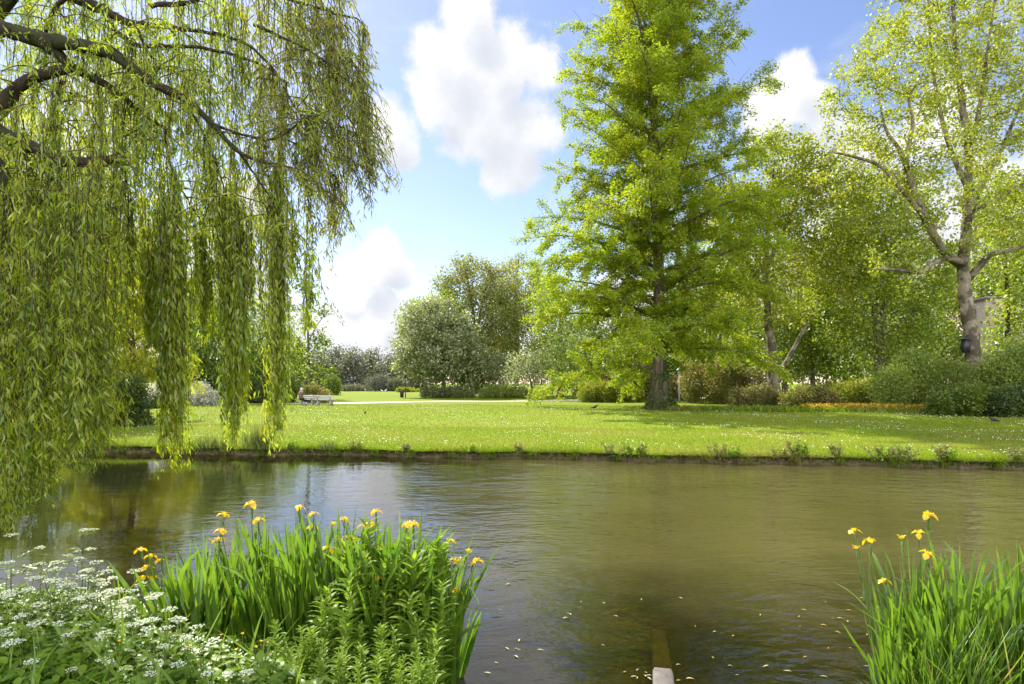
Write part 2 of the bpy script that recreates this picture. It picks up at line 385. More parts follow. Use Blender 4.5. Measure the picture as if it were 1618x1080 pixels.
def water_mat():
    k = NT('pond_water'); tc = k.n('ShaderNodeTexCoord'); v = tc.outputs['Object']
    mp = k.n('ShaderNodeMapping'); mp.inputs['Scale'].default_value = (.75, 1.3, 1); mp.inputs['Rotation'].default_value = (0, 0, R(-14)); k.l(v, mp.inputs[0])
    warp = k.noise(.8, 2, .5, mp.outputs[0])
    va = k.n('ShaderNodeVectorMath', operation='MULTIPLY_ADD'); k.l(warp.outputs['Color'], va.inputs[0]); va.inputs[1].default_value = (.5, .5, 0); k.l(mp.outputs[0], va.inputs[2])
    n1 = k.noise(2.3, 2, .5, va.outputs[0]); n2 = k.noise(6.5, 2, .55, va.outputs[0]); n3 = k.noise(.9, 1, .5, mp.outputs[0])
    h = k.math('ADD', k.math('MULTIPLY', n1.outputs['Fac'], 1.0), k.math('MULTIPLY', n2.outputs['Fac'], .52))
    h = k.math('ADD', h, k.math('MULTIPLY', n3.outputs['Fac'], .8))
    # breeze patches: some water ruffled, some calm; the lee of the near bank and of the willow is calmer
    z = k.noise(.16, 2, .5, v)
    patch = k.ramp(z.outputs['Fac'], [(.36, (.38, .38, .38)), (.60, (1, 1, 1))]).outputs[0]
    sx = k.n('ShaderNodeSeparateXYZ'); k.l(v, sx.inputs[0])
    lee = k.n('ShaderNodeMapRange', interpolation_type='SMOOTHSTEP'); k.l(sx.outputs[1], lee.inputs[0]); lee.inputs[1].default_value = 4.5; lee.inputs[2].default_value = 8.5; lee.inputs[3].default_value = .45; lee.inputs[4].default_value = 1
    lee2 = k.n('ShaderNodeMapRange', interpolation_type='SMOOTHSTEP'); k.l(sx.outputs[0], lee2.inputs[0]); lee2.inputs[1].default_value = -8; lee2.inputs[2].default_value = 3; lee2.inputs[3].default_value = .07; lee2.inputs[4].default_value = 1
    amp = k.math('MULTIPLY', k.math('MULTIPLY', patch, lee.outputs[0]), lee2.outputs[0])
    h = k.math('MULTIPLY', h, amp)
    bp = k.n('ShaderNodeBump'); bp.inputs['Strength'].default_value = 1; bp.inputs['Distance'].default_value = WAT['rip'] * 4; k.l(h, bp.inputs['Height'])
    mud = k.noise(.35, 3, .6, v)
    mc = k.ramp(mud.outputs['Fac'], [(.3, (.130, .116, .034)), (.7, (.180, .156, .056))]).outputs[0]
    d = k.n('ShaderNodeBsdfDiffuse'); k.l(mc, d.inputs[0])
    t = k.n('ShaderNodeBsdfTransparent'); t.inputs[0].default_value = (.80, .76, .50, 1)
    # near-bank shade put into the colour: less diffuse there and towards the willow
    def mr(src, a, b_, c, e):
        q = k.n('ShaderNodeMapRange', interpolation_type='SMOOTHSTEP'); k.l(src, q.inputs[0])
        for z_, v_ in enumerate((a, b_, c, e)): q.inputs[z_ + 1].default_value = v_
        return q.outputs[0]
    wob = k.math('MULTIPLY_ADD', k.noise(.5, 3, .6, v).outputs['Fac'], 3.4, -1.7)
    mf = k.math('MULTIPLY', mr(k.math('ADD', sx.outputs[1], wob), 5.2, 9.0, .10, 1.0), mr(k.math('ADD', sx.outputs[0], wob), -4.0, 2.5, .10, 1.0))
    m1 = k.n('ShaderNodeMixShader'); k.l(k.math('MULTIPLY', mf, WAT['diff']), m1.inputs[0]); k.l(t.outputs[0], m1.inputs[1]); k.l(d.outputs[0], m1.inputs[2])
    fr = k.n('ShaderNodeFresnel'); fr.inputs[0].default_value = 1.5; k.l(bp.outputs[0], fr.inputs[1])
    g = k.n('ShaderNodeBsdfGlossy'); g.inputs['Roughness'].default_value = .03; g.inputs[0].default_value = (1, 1, 1, 1); k.l(bp.outputs[0], g.inputs['Normal'])
    m2 = k.n('ShaderNodeMixShader'); k.l(fr.outputs[0], m2.inputs[0]); k.l(m1.outputs[0], m2.inputs[1]); k.l(g.outputs[0], m2.inputs[2])
    k.l(m2.outputs[0], k.out.inputs[0]); return k.m


# ------------------------------------------------------------------ setting
def grid_mesh(xs, ys, zf):
    X, Y = np.meshgrid(xs, ys); Z = zf(X, Y); n, m = X.shape
    b = MB(); i = np.arange(n - 1)[:, None] * m; j = np.arange(m - 1)[None]
    b.add(np.stack([X, Y, Z], -1), np.stack([i + j, i + j + 1, i + m + j + 1, i + m + j], -1).reshape(-1, 4)); return b


xs = np.concatenate([np.linspace(-900, -70, 12), np.linspace(-66, 66, 260), np.linspace(70, 900, 12)])
ts = np.concatenate([np.linspace(0, 3, 14), np.linspace(3.6, 40, 60), np.geomspace(42, 1500, 24)])
b = MB(); Xg = np.repeat(xs[None], len(ts), 0); Yg = bank_y(np.clip(xs, -90, 90))[None] + ts[:, None]
Zg = lawn_z(Xg, Yg); n_, m_ = Xg.shape; i = np.arange(n_ - 1)[:, None] * m_; j = np.arange(m_ - 1)[None]
b.add(np.stack([Xg, Yg, Zg], -1), np.stack([i + j, i + j + 1, i + m_ + j + 1, i + m_ + j], -1).reshape(-1, 4))
tag(b.build('lawn', lawn_mat(), smooth=True), kind='structure')

# eroded earth face under the turf of the far edge
g = rng_(3); xs = np.arange(-66, 66, .06); zs = np.array([-.7, -.15, .0, .05, .09, .11, .15, .18, .212])
X = np.repeat(xs[None], len(zs), 0); off = g.normal(0, .025, X.shape); off = (off + np.roll(off, 1, 1) + np.roll(off, 2, 1)) * .8
low = np.array([-.12, -.05, .03, .05, .05, .04, .02, -.03, -.10])[:, None]
Y = bank_y(X) + low + off + .05 * np.sin(X * 1.9) * np.sin(X * .7); Z = np.repeat(zs[:, None], len(xs), 1); n_, m_ = X.shape
b = MB(); i = np.arange(n_ - 1)[:, None] * m_; j = np.arange(m_ - 1)[None]
b.add(np.stack([X, Y, Z], -1), np.stack([i + j, i + j + 1, i + m_ + j + 1, i + m_ + j], -1).reshape(-1, 4))
tag(b.build('far_shore', soil_mat('bank_soil', (.035, .026, .014), (.20, .15, .08), (.12, .105, .045), 9)), kind='structure')

b = grid_mesh(np.linspace(-70, 70, 160), np.linspace(-2, 36, 80), lambda x, y: -.62 + .10 * np.sin(x * .7 + y * .5) * np.sin(y * .9) + .06 * np.sin(x * 1.9 - y))
tag(b.build('pond_bed', soil_mat('pond_mud', (.018, .017, .007), (.042, .035, .013), (.15, .085, .02), 3), smooth=True), kind='structure')
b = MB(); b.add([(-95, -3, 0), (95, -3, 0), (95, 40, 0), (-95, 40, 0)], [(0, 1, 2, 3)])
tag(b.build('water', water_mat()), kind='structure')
xs = np.concatenate([np.linspace(-60, -13, 30), np.linspace(-12.8, 8, 140), np.linspace(8.5, 60, 30)])
ts = np.concatenate([np.linspace(-2.2, 5, 60), np.linspace(5.5, 40, 24)])
b = MB(); X = np.repeat(xs[None], len(ts), 0); Y = shore_y(X) - ts[:, None]; Z = near_z(X, Y); n_, m_ = X.shape
i = np.arange(n_ - 1)[:, None] * m_; j = np.arange(m_ - 1)[None]
b.add(np.stack([X, Y, Z], -1), np.stack([i + j, i + m_ + j, i + m_ + j + 1, i + j + 1], -1).reshape(-1, 4))
tag(b.build('ground', soil_mat('near_soil', (.035, .03, .015), (.085, .07, .035), (.06, .08, .02), 9), smooth=True), kind='structure')

# gravel path
pc = np.array([(-75, 44), (-45, 47.5), (-30, 50.5), (-20, 53.5), (-10, 57), (0, 60.5), (13, 66.5), (30, 76), (60, 95)], float)
tx = np.linspace(-75, 60, 200); pyc = np.interp(tx, pc[:, 0], pc[:, 1]); b = MB()
rows = [np.stack([tx, pyc + w, lawn_z(tx, pyc + w) + .03], 1) for w in (-1.9, -.7, .7, 1.9)]
v = np.stack(rows, 0); n_, m_ = v.shape[:2]; i = np.arange(n_ - 1)[:, None] * m_; j = np.arange(m_ - 1)[None]
b.add(v, np.stack([i + j, i + j + 1, i + m_ + j + 1, i + m_ + j], -1).reshape(-1, 4))
tag(b.build('path', plain_mat('gravel', (.36, .32, .24), (.52, .47, .37), .95, 3, .5, 0, .02)), kind='structure')


# ------------------------------------------------------------------ trees
def colonize(g, attr, pos, par, step, dk, iters=70, trop=(0, 0, .1), jit=.25, di=1e9):
    pos = [np.asarray(p, float) for p in pos]; par = list(par)
    A = np.asarray(attr, float); nd = np.full(len(A), 1e9); ni = np.zeros(len(A), int); cells = set()
    P_ = np.array(pos)

    def upd(idx):
        nonlocal nd, ni
        Q = P_[idx]
        for s in range(0, len(idx), 400):
            D = np.linalg.norm(A[:, None] - Q[None, s:s + 400], axis=2); k = D.argmin(1); dm = D[np.arange(len(A)), k]; m = dm < nd
            nd[m] = dm[m]; ni[m] = np.asarray(idx)[s:s + 400][k[m]]
    upd(np.arange(len(P_)))
    trop = np.asarray(trop, float)
    for it in range(iters):
        keep = nd > dk; A = A[keep]; nd = nd[keep]; ni = ni[keep]
        if len(A) == 0: break
        act = nd < di
        acc = np.zeros((len(P_), 3)); np.add.at(acc, ni[act], unit(A[act] - P_[ni[act]]))
        u = np.unique(ni[act])
        if len(u) == 0: break
        d = unit(unit(acc[u]) + trop + g.normal(0, jit, (len(u), 3)))
        new = P_[u] + step * d; ok = []
        for q, p in enumerate(new):
            c = tuple(np.floor(p / (step * .55)).astype(int))
            if c in cells: continue
            cells.add(c); ok.append(q)
        if not ok: continue
        s0 = len(P_); P_ = np.concatenate([P_, new[ok]]); par += list(u[ok]); upd(np.arange(s0, len(P_)))
    return P_, np.array(par)


def ell_points(g, ells, n, shell=.5):
    w = np.array([e[3] * e[4] * e[5] for e in ells]); w = w / w.sum(); out = []
    for e, k in zip(ells, (w * n).astype(int) + 1):
        r = g.random(k) ** (1 / 3) * (1 - shell) + shell * g.random(k) ** .15
        out.append(np.array(e[:3]) + rvec(g, k) * r[:, None] * np.array(e[3:6]))
    return np.concatenate(out)


def smooth_poly(pts, n=4):
    pts = np.asarray(pts, float); t = np.arange(len(pts)); tt = np.linspace(0, len(pts) - 1, (len(pts) - 1) * n + 1)
    # catmull-rom
    p = np.concatenate([2 * pts[:1] - pts[1:2], pts, 2 * pts[-1:] - pts[-2:-1]])
    out = []
    for x in tt:
        i = min(int(x), len(pts) - 2); u = x - i; a, b_, c, d = p[i:i + 4]
        out.append(.5 * (2 * b_ + (c - a) * u + (2 * a - 5 * b_ + 4 * c - d) * u * u + (3 * b_ - a - 3 * c + d) * u ** 3))
    return np.array(out)


def tree(name, label, cat, base, limbs, ells, leaf, bark, seed, n_attr=900, step=.6, dk=1.0, tuft=6, spread=.35, L=.22, W=.13, r0=.012, rexp=2.3,
         thin=.03, shell=.5, trop=(0, 0, .08), group=None, jit=.25, droop=.35, extra=0, flat=1.0, sides=10, outer=0.0, inner=1.0):
    """limbs: list of (points, r0, r1) with the trunk first, world space; ells: crown ellipsoids in world space"""
    g = rng_(seed); base = np.asarray(base, float)
    root = thing(name, label, cat, base, group=group)
    tb = MB(); pos = []; par = []; rad0 = []
    for q, (pts, ra, rb) in enumerate(limbs):
        pp = smooth_poly(pts, 5)
        if q == 0: pp = pp + np.concatenate([np.zeros((1, 3)), g.normal(0, ra * .06, (len(pp) - 1, 3))])
        rr = np.linspace(ra, rb, len(pp))
        if q == 0:
            z = pp[:, 2] - pp[0, 2]; rr = rr * (1 + .75 * np.exp(-z / (ra * 1.6)))
        tb.tube(pp, rr, sides if q == 0 else max(6, sides - 3), .05, g)
        k0 = len(pos)
        if q == 0: link_to = -1
        else: link_to = int(np.argmin(np.linalg.norm(np.array(pos) - pp[0], axis=1)))
        for a, p in enumerate(pp):
            pos.append(p); par.append(link_to if a == 0 else k0 + a - 1); rad0.append(rr[a])
    ns = len(pos)
    # only the part of the skeleton inside or near the crown sends out branches
    attr = ell_points(g, ells, n_attr, shell)
    Pn, pr = colonize(g, attr, pos, par, step, dk, trop=trop, jit=jit)
    n = len(Pn); s = np.zeros(n); kids = np.zeros(n, int)
    for a in range(n - 1, 0, -1):
        if s[a] == 0: s[a] = r0 ** rexp
        if pr[a] >= 0: s[pr[a]] += s[a]; kids[pr[a]] += 1
    r = s ** (1 / rexp); r[:ns] = rad0
    rp = np.minimum(r[pr[ns:]], r[ns:] * 1.6)
    if n > ns:
        bb = tb; big = r[ns:] > .05; idx = np.arange(ns, n)
        bb.edges(Pn[pr[idx[big]]], Pn[idx[big]], rp[big], r[idx[big]], 6); bb.edges(Pn[pr[idx[~big]]], Pn[idx[~big]], rp[~big], r[idx[~big]], 4)
    tb.build('trunk', bark, root, base, True)
    tips = np.arange(ns, n)[(r[ns:] < thin) & ((kids[ns:] == 0) | (g.random(n - ns) < inner))]
    c = Pn[tips]
    if outer > 0:
        ec = np.mean([e[:3] for e in ells], 0); c = c[g.random(len(c)) < np.clip(np.linalg.norm((c - ec) / np.mean([e[3:6] for e in ells], 0), axis=1) * outer + .15, 0, 1)]
    k = np.maximum(0, g.poisson(tuft, len(c))); cc = np.repeat(c, k, 0); m = len(cc)
    pp = cc + g.normal(0, 1, (m, 3)) * np.array([1, 1, flat]) * spread
    if extra:
        q = ell_points(g, ells, extra, .75); pp = np.concatenate([pp, q + g.normal(0, .25, q.shape)]); m = len(pp)
    ax = rvec(g, m) + np.array([0, 0, -droop]); sz = g.uniform(.65, 1.3, m)
    lb = MB(); side = rvec(g, m) * np.array([1, 1, .5]); lb.leaves(pp, ax, L * sz, W * sz, g, side=side)
    lb.build('crown', M[leaf] if isinstance(leaf, str) else leaf, root, base)
    return root


def PW(px, py, d): return P(px, py, d)


def limb(pts, d, ra, rb, dd=0.0):
    """image-row polyline at real distance d (drifting by dd to its end)"""
    n = len(pts); return (np.array([P(x, y, d + dd * k / max(1, n - 1)) for k, (x, y) in enumerate(pts)]), ra, rb)


def ell(px, py, rx, rz, d, ry=None):
    c = P(px, py, d); s = d / F; return (c[0], c[1], c[2], rx * s, (ry or min(rx, rz)) * s, rz * s)


def gbase(px, d):
    x = (px - CX) / F * d; return np.array([x, d, float(lawn_z(x, d)) - .03])


# --- the great conifer on the lawn
def conifer():
    g = rng_(11); d = 42.0; base = gbase(1043, d); H = 35.0
    root = thing('conifer_tree', 'tall feathery bright green conifer standing alone on the lawn with ivy at its foot', 'tree', base)
    zz = np.linspace(0, H, 50); tp = base + np.stack([-.45 * np.sin(zz / H * 2.2) * zz / H * 1.5, .1 * np.sin(zz * .4), zz], 1)
    tr = .385 * (1 - zz / H) ** .85 + .03; tr = tr * (1 + .85 * np.exp(-zz / .75) + .22 * np.exp(-zz / 3))
    # fluted, buttressed trunk
    b = MB(); S = 40; ang = np.linspace(0, 2 * PI, S, endpoint=False)
    fl = 1 + (.13 * np.sin(ang * 5 + .6) + .08 * np.sin(ang * 9 + 2) + .05 * np.sin(ang * 14))[None] * (.35 + 1.3 * np.exp(-zz / 1.4))[:, None]
    v = tp[:, None] + (tr[:, None] * fl)[..., None] * np.stack([np.cos(ang), np.sin(ang), 0 * ang], 1)[None]
    i = np.arange(len(zz) - 1)[:, None] * S; j = np.arange(S)[None]; k = (j + 1) % S
    b.add(v, np.stack([i + j, i + k, i + S + k, i + S + j], -1).reshape(-1, 4)); br = b; lf = MB()
    prof_z = [1.5, 4, 8, 13, 18, 22, 26, 30, 35]; prof_r = [8.8, 9.4, 9.2, 8.3, 7.6, 7.2, 6.2, 4.2, .4]
    z = 2.5; az = .4; P0 = []; AX = []; LN = []
    while z < H - .4:
        az += 2.399963 + g.normal(0, .35); z += g.uniform(.17, .36)
        Lb = np.interp(z, prof_z, prof_r) * g.uniform(.72, 1.10)
        if z < 4.4 and math.sin(az) < -.66: continue
        if z < 11 and math.cos(az) < -.3: Lb = min(Lb * 1.08, 9.6)
        t0 = np.interp(z, [2, 6, 12, 20, 35], [8, 20, 32, 40, 52]) + g.normal(0, 6); t1 = np.interp(z, [2, 6, 12, 20, 35], [-50, -20, 6, 18, 40]) + g.normal(0, 8)
        ns = 13; u = np.linspace(0, 1, ns); el = np.radians(t0 + (t1 - t0) * u ** 1.2); aa = az + np.cumsum(g.normal(0, .05, ns))
        stp = Lb / (ns - 1); dv = np.stack([np.cos(el) * np.cos(aa), np.cos(el) * np.sin(aa), np.sin(el)], 1)
        o = np.array([np.interp(z, zz, tp[:, q]) for q in range(3)]); pts = o + np.concatenate([np.zeros((1, 3)), np.cumsum(dv[:-1] * stp, 0)])
        pts[:, 2] = np.maximum(pts[:, 2], base[2] + 1.5)
        rr = np.interp(u, [0, 1], [.035 + .0115 * Lb, .008]); br.edges(pts[:-1], pts[1:], rr[:-1], rr[1:], 5)
        # side sprays in a loose flat plane
        s = .06 * Lb; sgn = 1
        while s < Lb:
            w = s / Lb; pc_ = np.array([np.interp(w, u, pts[:, q]) for q in range(3)]); dd = np.array([np.interp(w, u, dv[:, q]) for q in range(3)])
            side = unit(np.cross(dd, [0, 0, 1])) * sgn; sgn = -sgn
            l2 = min(2.6, .34 * Lb) * (1 - w * .5) * g.uniform(.55, 1.25) + .25
            d2 = unit(dd * g.uniform(.35, .8) + side * g.uniform(.5, 1.0) + np.array([0, 0, g.normal(.0, .46)]))
            e1 = pc_ + d2 * l2 * .5; e2 = e1 + (d2 + np.array([0, 0, -.30])) * l2 * .5
            P0 += [(pc_, e1), (e1, e2)]; LN.append(l2); AX.append((pc_, e1, e2, l2, g.random() < .80))
            s += g.uniform(.20, .42)
    A_ = np.array([p[0] for p in P0]); B_ = np.array([p[1] for p in P0]); br.edges(A_, B_, np.full(len(A_), .013), np.full(len(A_), .007), 3)
    pp = []; ax = []
    for pc_, e1, e2, l2, on in AX:
        if not on: continue
        k = int((l2 * g.uniform(75, 125)) * (1.25 if pc_[2] < 13 else .95)) + 16; u = g.random(k) ** .8
        q = np.where((u < .5)[:, None], pc_ + (e1 - pc_) * (u * 2)[:, None], e1 + (e2 - e1) * (u * 2 - 1)[:, None])
        t = unit(e2 - pc_); sd = unit(np.cross(t, [0, 0, 1])); sg = np.where(g.random(k) < .5, 1, -1)[:, None]
        a = t * .6 + sd * sg * .8 + g.normal(0, .45, (k, 3)) + np.array([0, 0, -.22])
        pp.append(q + g.normal(0, .15, (k, 3))); ax.append(a)
    pp = np.concatenate(pp); ax = np.concatenate(ax); n = len(pp); sz = g.uniform(.6, 1.35, n)
    lf.leaves(pp, ax, .17 * sz, .084 * sz, g, side=rvec(g, n) * np.array([1, 1, .45]))
    br.build('trunk', M['conifer_bark'], root, base, True); lf.build('crown', M['conifer'], root, base)
    # ivy at the foot
    n = 1500; a = np.where(g.random(n) < .7, g.normal(-.55, .55, n), g.normal(-2.5, .5, n)); z = np.abs(g.normal(0, .55, n)) + .02
    rr = np.interp(z, zz, tr) * 1.1 + np.abs(g.normal(0, .10, n)) * np.exp(-z / .8) * 2.2
    p = base + np.stack([rr * np.cos(a), rr * np.sin(a), z], 1)
    mb = MB(); mb.leaves(p, np.stack([np.cos(a), np.sin(a), -.6 + g.normal(0, .4, n)], 1) + g.normal(0, .4, (n, 3)), g.uniform(.08, .17, n), g.uniform(.07, .14, n), g)
    m2 = 2200; a = g.normal(-1.0, .75, m2); z = g.uniform(.4, 5.5, m2); rr = np.interp(z, zz, tr) * 1.10 + np.abs(g.normal(0, .05, m2))
    p = np.array([np.interp(z, zz, tp[:, q]) for q in range(3)]).T + np.stack([rr * np.cos(a), rr * np.sin(a), 0 * a], 1)
    keep = (np.sin(a * 3 + z * 1.1) + np.sin(z * 2.3 - a * 2) + .6 * z / 5 > -.1) & (a > -1.75 - (z > 1.6) * 1.0)
    p = p[keep]; a = a[keep]; m2 = len(p)
    mb.leaves(p, np.stack([np.cos(a) * .5, np.sin(a) * .5, -.8 + 0 * a], 1) + g.normal(0, .35, (m2, 3)), g.uniform(.08, .15, m2), g.uniform(.07, .13, m2), g)
    iv = mb.build('ivy', M['ivy'], None, base); iv.location = base
    tag(iv, 'ivy climbing the foot of the tall conifer trunk', 'ivy')


conifer()

# --- plane tree at the right
d = 40.0
tree('plane_tree', 'huge pale barked plane tree with sparse young leaves and black box on trunk', 'tree', gbase(1542, d),
     [limb([(1542, 645), (1541, 600), (1534, 530), (1526, 470), (1522, 430), (1526, 370), (1532, 300), (1528, 220), (1518, 140), (1508, 50), (1500, -60)], d, .50, .09),
      limb([(1521, 420), (1490, 395), (1462, 345), (1440, 290), (1432, 250), (1442, 200), (1436, 160)], d, .30, .07, -2),
      limb([(1440, 285), (1420, 235), (1400, 205), (1388, 150)], d - 1, .16, .05, 1),
      limb([(1462, 345), (1425, 300), (1390, 262), (1340, 245), (1310, 240)], d - 1, .15, .04, -2),
      limb([(1524, 416), (1500, 408), (1472, 416), (1455, 430), (1420, 426), (1385, 424)], d - .3, .21, .06, -3),
      limb([(1530, 440), (1548, 420), (1565, 402), (1590, 396), (1625, 385), (1680, 350)], d + .2, .24, .07, -2),
      limb([(1527, 360), (1548, 300), (1580, 240), (1610, 170), (1640, 90)], d + .2, .20, .05, 2),
      limb([(1530, 300), (1500, 230), (1480, 150), (1470, 60), (1466, -40)], d, .17, .05, 2),
      limb([(1530, 250), (1548, 170), (1560, 80), (1575, -20)], d, .16, .05, -2),
      limb([(1546, 330), (1620, 290), (1690, 270), (1740, 230)], d, .17, .05, 2)],
     [ell(1420, 170, 125, 150, d), ell(1500, 40, 130, 150, d, 140), ell(1590, 60, 140, 170, d, 140), ell(1650, 260, 130, 150, d), ell(1370, 300, 90, 80, d), ell(1480, 300, 100, 90, d - 2), ell(1600, 380, 90, 70, d - 1), ell(1420, 400, 60, 40, d - 3)],
     'plane_leaf', M['plane_bark'], 21, n_attr=3000, step=.5, dk=.72, tuft=34, spread=.24, L=.20, W=.135, r0=.013, thin=.027, shell=.3, jit=.3, sides=16, inner=.42)

d = 47.0
tree('plane_tree', 'pale forked plane tree with thick grey foot behind the conifer', 'tree', gbase(1223, d),
     [limb([(1224, 640), (1222, 600), (1219, 560), (1213, 500), (1210, 430), (1214, 350), (1222, 270)], d, .46, .09),
      limb([(1226, 592), (1243, 570), (1270, 520), (1295, 470), (1320, 400), (1335, 340)], d, .17, .08, 2),
      limb([(1212, 470), (1190, 430), (1170, 395), (1150, 360)], d, .22, .05, 2),
      limb([(1211, 420), (1235, 370), (1260, 310), (1270, 250)], d, .2, .05, 2)],
     [ell(1230, 280, 75, 80, d), ell(1290, 330, 80, 90, d), ell(1160, 340, 60, 60, d), ell(1320, 420, 70, 60, d), ell(1230, 450, 110, 60, d)],
     'plane_leaf', M['plane_bark'], 22, n_attr=1800, step=.55, dk=.85, tuft=56, spread=.36, L=.21, W=.17, r0=.010, thin=.022, shell=.3, sides=16, inner=.6)

d = 50.0
tree('lime_tree', 'twin stemmed fresh green tree between the two plane trees', 'tree', gbase(1390, d),
     [limb([(1390, 640), (1389, 590), (1386, 540), (1382, 490), (1380, 440), (1375, 380), (1370, 310)], d, .36, .08),
      limb([(1392, 600), (1396, 540), (1394, 480), (1392, 430), (1400, 370), (1410, 310)], d, .30, .08, .6),
      limb([(1392, 545), (1412, 520), (1430, 505), (1455, 480)], d, .14, .04, -1)],
     [ell(1390, 340, 90, 70, d), ell(1340, 430, 75, 70, d), ell(1440, 440, 70, 70, d), ell(1390, 530, 85, 45, d), ell(1430, 560, 60, 35, d), ell(1340, 520, 55, 45, d), ell(1470, 520, 40, 50, d)],
     'fresh', M['tree_bark'], 23, n_attr=1500, step=.6, dk=.9, tuft=44, spread=.50, L=.25, W=.17, thin=.022, shell=.4)

# (name, label, px, base distance, trunk top row, ellipsoids, leaf, dense options)
def bg(name, label, px, d, trunk, ells, leaf, seed, bark='tree_bark', r=.25, **kw):
    o = dict(n_attr=900, step=.8, dk=1.2, tuft=14, spread=.5, L=.30, W=.2, thin=.03); o.update(kw); o['tuft'] *= 2.6
    bs = gbase(px, d); tops = [(px, HY + (CAMZ - bs[2]) / d * F)] + trunk
    tree(name, label, 'tree', bs, [limb(tops, d, r, r * .25)], [ell(*e[:4], d + (e[4] if len(e) > 4 else 0), max(e[2], e[3]) * .9) for e in ells], leaf, M[bark], seed, **o)


# right side background
bg('maple_tree', 'deep green spreading tree beside the grey plane foot', 1285, 56, [(1284, 580), (1282, 540), (1280, 480)], [(1285, 520, 75, 60), (1330, 560, 50, 45), (1250, 560, 45, 40), (1350, 575, 50, 30)], 'fresh', 31, n_attr=800, tuft=20)
bg('maple_tree', 'leafy tree with slim dark trunk behind the huge plane tree', 1592, 50, [(1592, 560), (1592, 480), (1590, 420), (1590, 340)], [(1606, 510, 46, 44), (1632, 470, 60, 70), (1578, 545, 44, 34), (1596, 410, 50, 40), (1600, 330, 70, 60), (1650, 560, 60, 50)], 'fresh', 32, bark='dark_bark', r=.24, tuft=16)
bg('maple_tree', 'mid green tree closing the view behind the lime trunk', 1460, 64, [(1460, 570), (1458, 520)], [(1455, 540, 60, 50), (1500, 570, 45, 30), (1420, 570, 40, 30)], 'mid', 33, tuft=18)
bg('ash_tree', 'thin tree with open crown behind the conifer right side', 1140, 62, [(1140, 570), (1138, 500), (1140, 400)], [(1140, 420, 70, 90), (1180, 500, 60, 60), (1110, 500, 60, 60)], 'fresh', 34, tuft=12, r=.3)
bg('ash_tree', 'young leafy tree low behind the conifer left side', 935, 66, [(936, 580), (938, 520)], [(920, 560, 70, 44), (990, 560, 66, 48), (960, 510, 56, 44), (880, 575, 40, 36)], 'mid', 35, tuft=16)
bg('ash_tree', 'tall leafy tree filling the view left of the conifer', 885, 78, [(885, 560), (885, 470)], [(880, 470, 46, 46), (905, 530, 55, 50), (865, 560, 40, 40), (920, 590, 50, 28)], 'fresh', 37, n_attr=1000, tuft=14, L=.3, W=.2, r=.3)
bg('hawthorn_tree', 'small hawthorn beyond the conifer trunk in shade', 1080, 70, [(1080, 585), (1080, 560)], [(1080, 560, 70, 45), (1140, 565, 60, 40)], 'mid', 36, tuft=18)

# the belt of trees closing the view on the right
for q, (px, dd, top, wd, lf_, lb) in enumerate([(1130, 84, 400, 70, 'fresh', 'first tree of the belt, behind the conifer right edge'), (1240, 80, 370, 75, 'yellowgreen', 'belt tree seen between the forked plane stems'), (1335, 86, 340, 80, 'fresh', 'tall belt tree left of the twin stemmed tree'), (1440, 80, 360, 80, 'yellowgreen', 'belt tree between twin stemmed tree and huge plane'), (1550, 90, 350, 80, 'fresh', 'belt tree directly behind the huge plane trunk'), (1660, 84, 330, 90, 'fresh', 'belt tree at the right edge')]):
    bg('lime_tree', 'leafy yellow green ' + lb, px, dd, [(px, 560), (px, top + 60)], [(px, top + 60, wd * .75, 60), (px - wd * .4, top + 130, wd * .65, 70), (px + wd * .45, top + 125, wd * .65, 70), (px, 560, wd * .95, 50)], lf_, 80 + q, n_attr=900, tuft=13, L=.34, W=.24, spread=.6, r=.35, group='belt of trees on the right')

# middle distance group
bg('whitebeam_tree', 'rounded pale grey green tree left in the middle group', 700, 76, [(702, 590), (700, 540), (695, 500)],
   [(700, 545, 62, 62), (660, 550, 40, 50), (665, 500, 32, 30), (735, 575, 40, 35), (690, 500, 38, 32), (640, 575, 22, 30)], 'greygreen', 41, n_attr=1400, step=.7, dk=1.0, tuft=20, spread=.4, L=.33, W=.24, r=.3, shell=.75)
bg('maple_tree', 'yellow green crown peeking above the grey green round tree', 672, 82, [(672, 560), (672, 500)], [(672, 500, 40, 32), (650, 520, 24, 30), (700, 485, 28, 24)], 'fresh', 42, tuft=22, L=.34, W=.24)
d = 86
tree('poplar_tree', 'tall airy tree with V shaped stems above the middle group', 'tree', gbase(752, d),
     [limb([(752, 622), (751, 580), (750, 545), (748, 500), (742, 460), (735, 425)], d, .42, .09), limb([(751, 545), (758, 500), (768, 450), (775, 415)], d, .22, .06, 1), limb([(750, 550), (738, 515), (715, 480), (700, 455)], d, .2, .05, 1), limb([(752, 540), (772, 510), (795, 490), (805, 470)], d, .16, .05)],
     [ell(740, 432, 50, 28, d), ell(705, 450, 28, 25, d), ell(775, 440, 30, 30, d), ell(745, 480, 60, 35, d), ell(715, 500, 30, 25, d), ell(790, 500, 40, 50, d), ell(770, 560, 60, 50, d), ell(800, 450, 30, 30, d)],
     'olive', M['tree_bark'], 43, n_attr=1300, step=.6, dk=.85, tuft=40, spread=.48, L=.30, W=.22, r0=.014, thin=.028, shell=.35)
d = 92
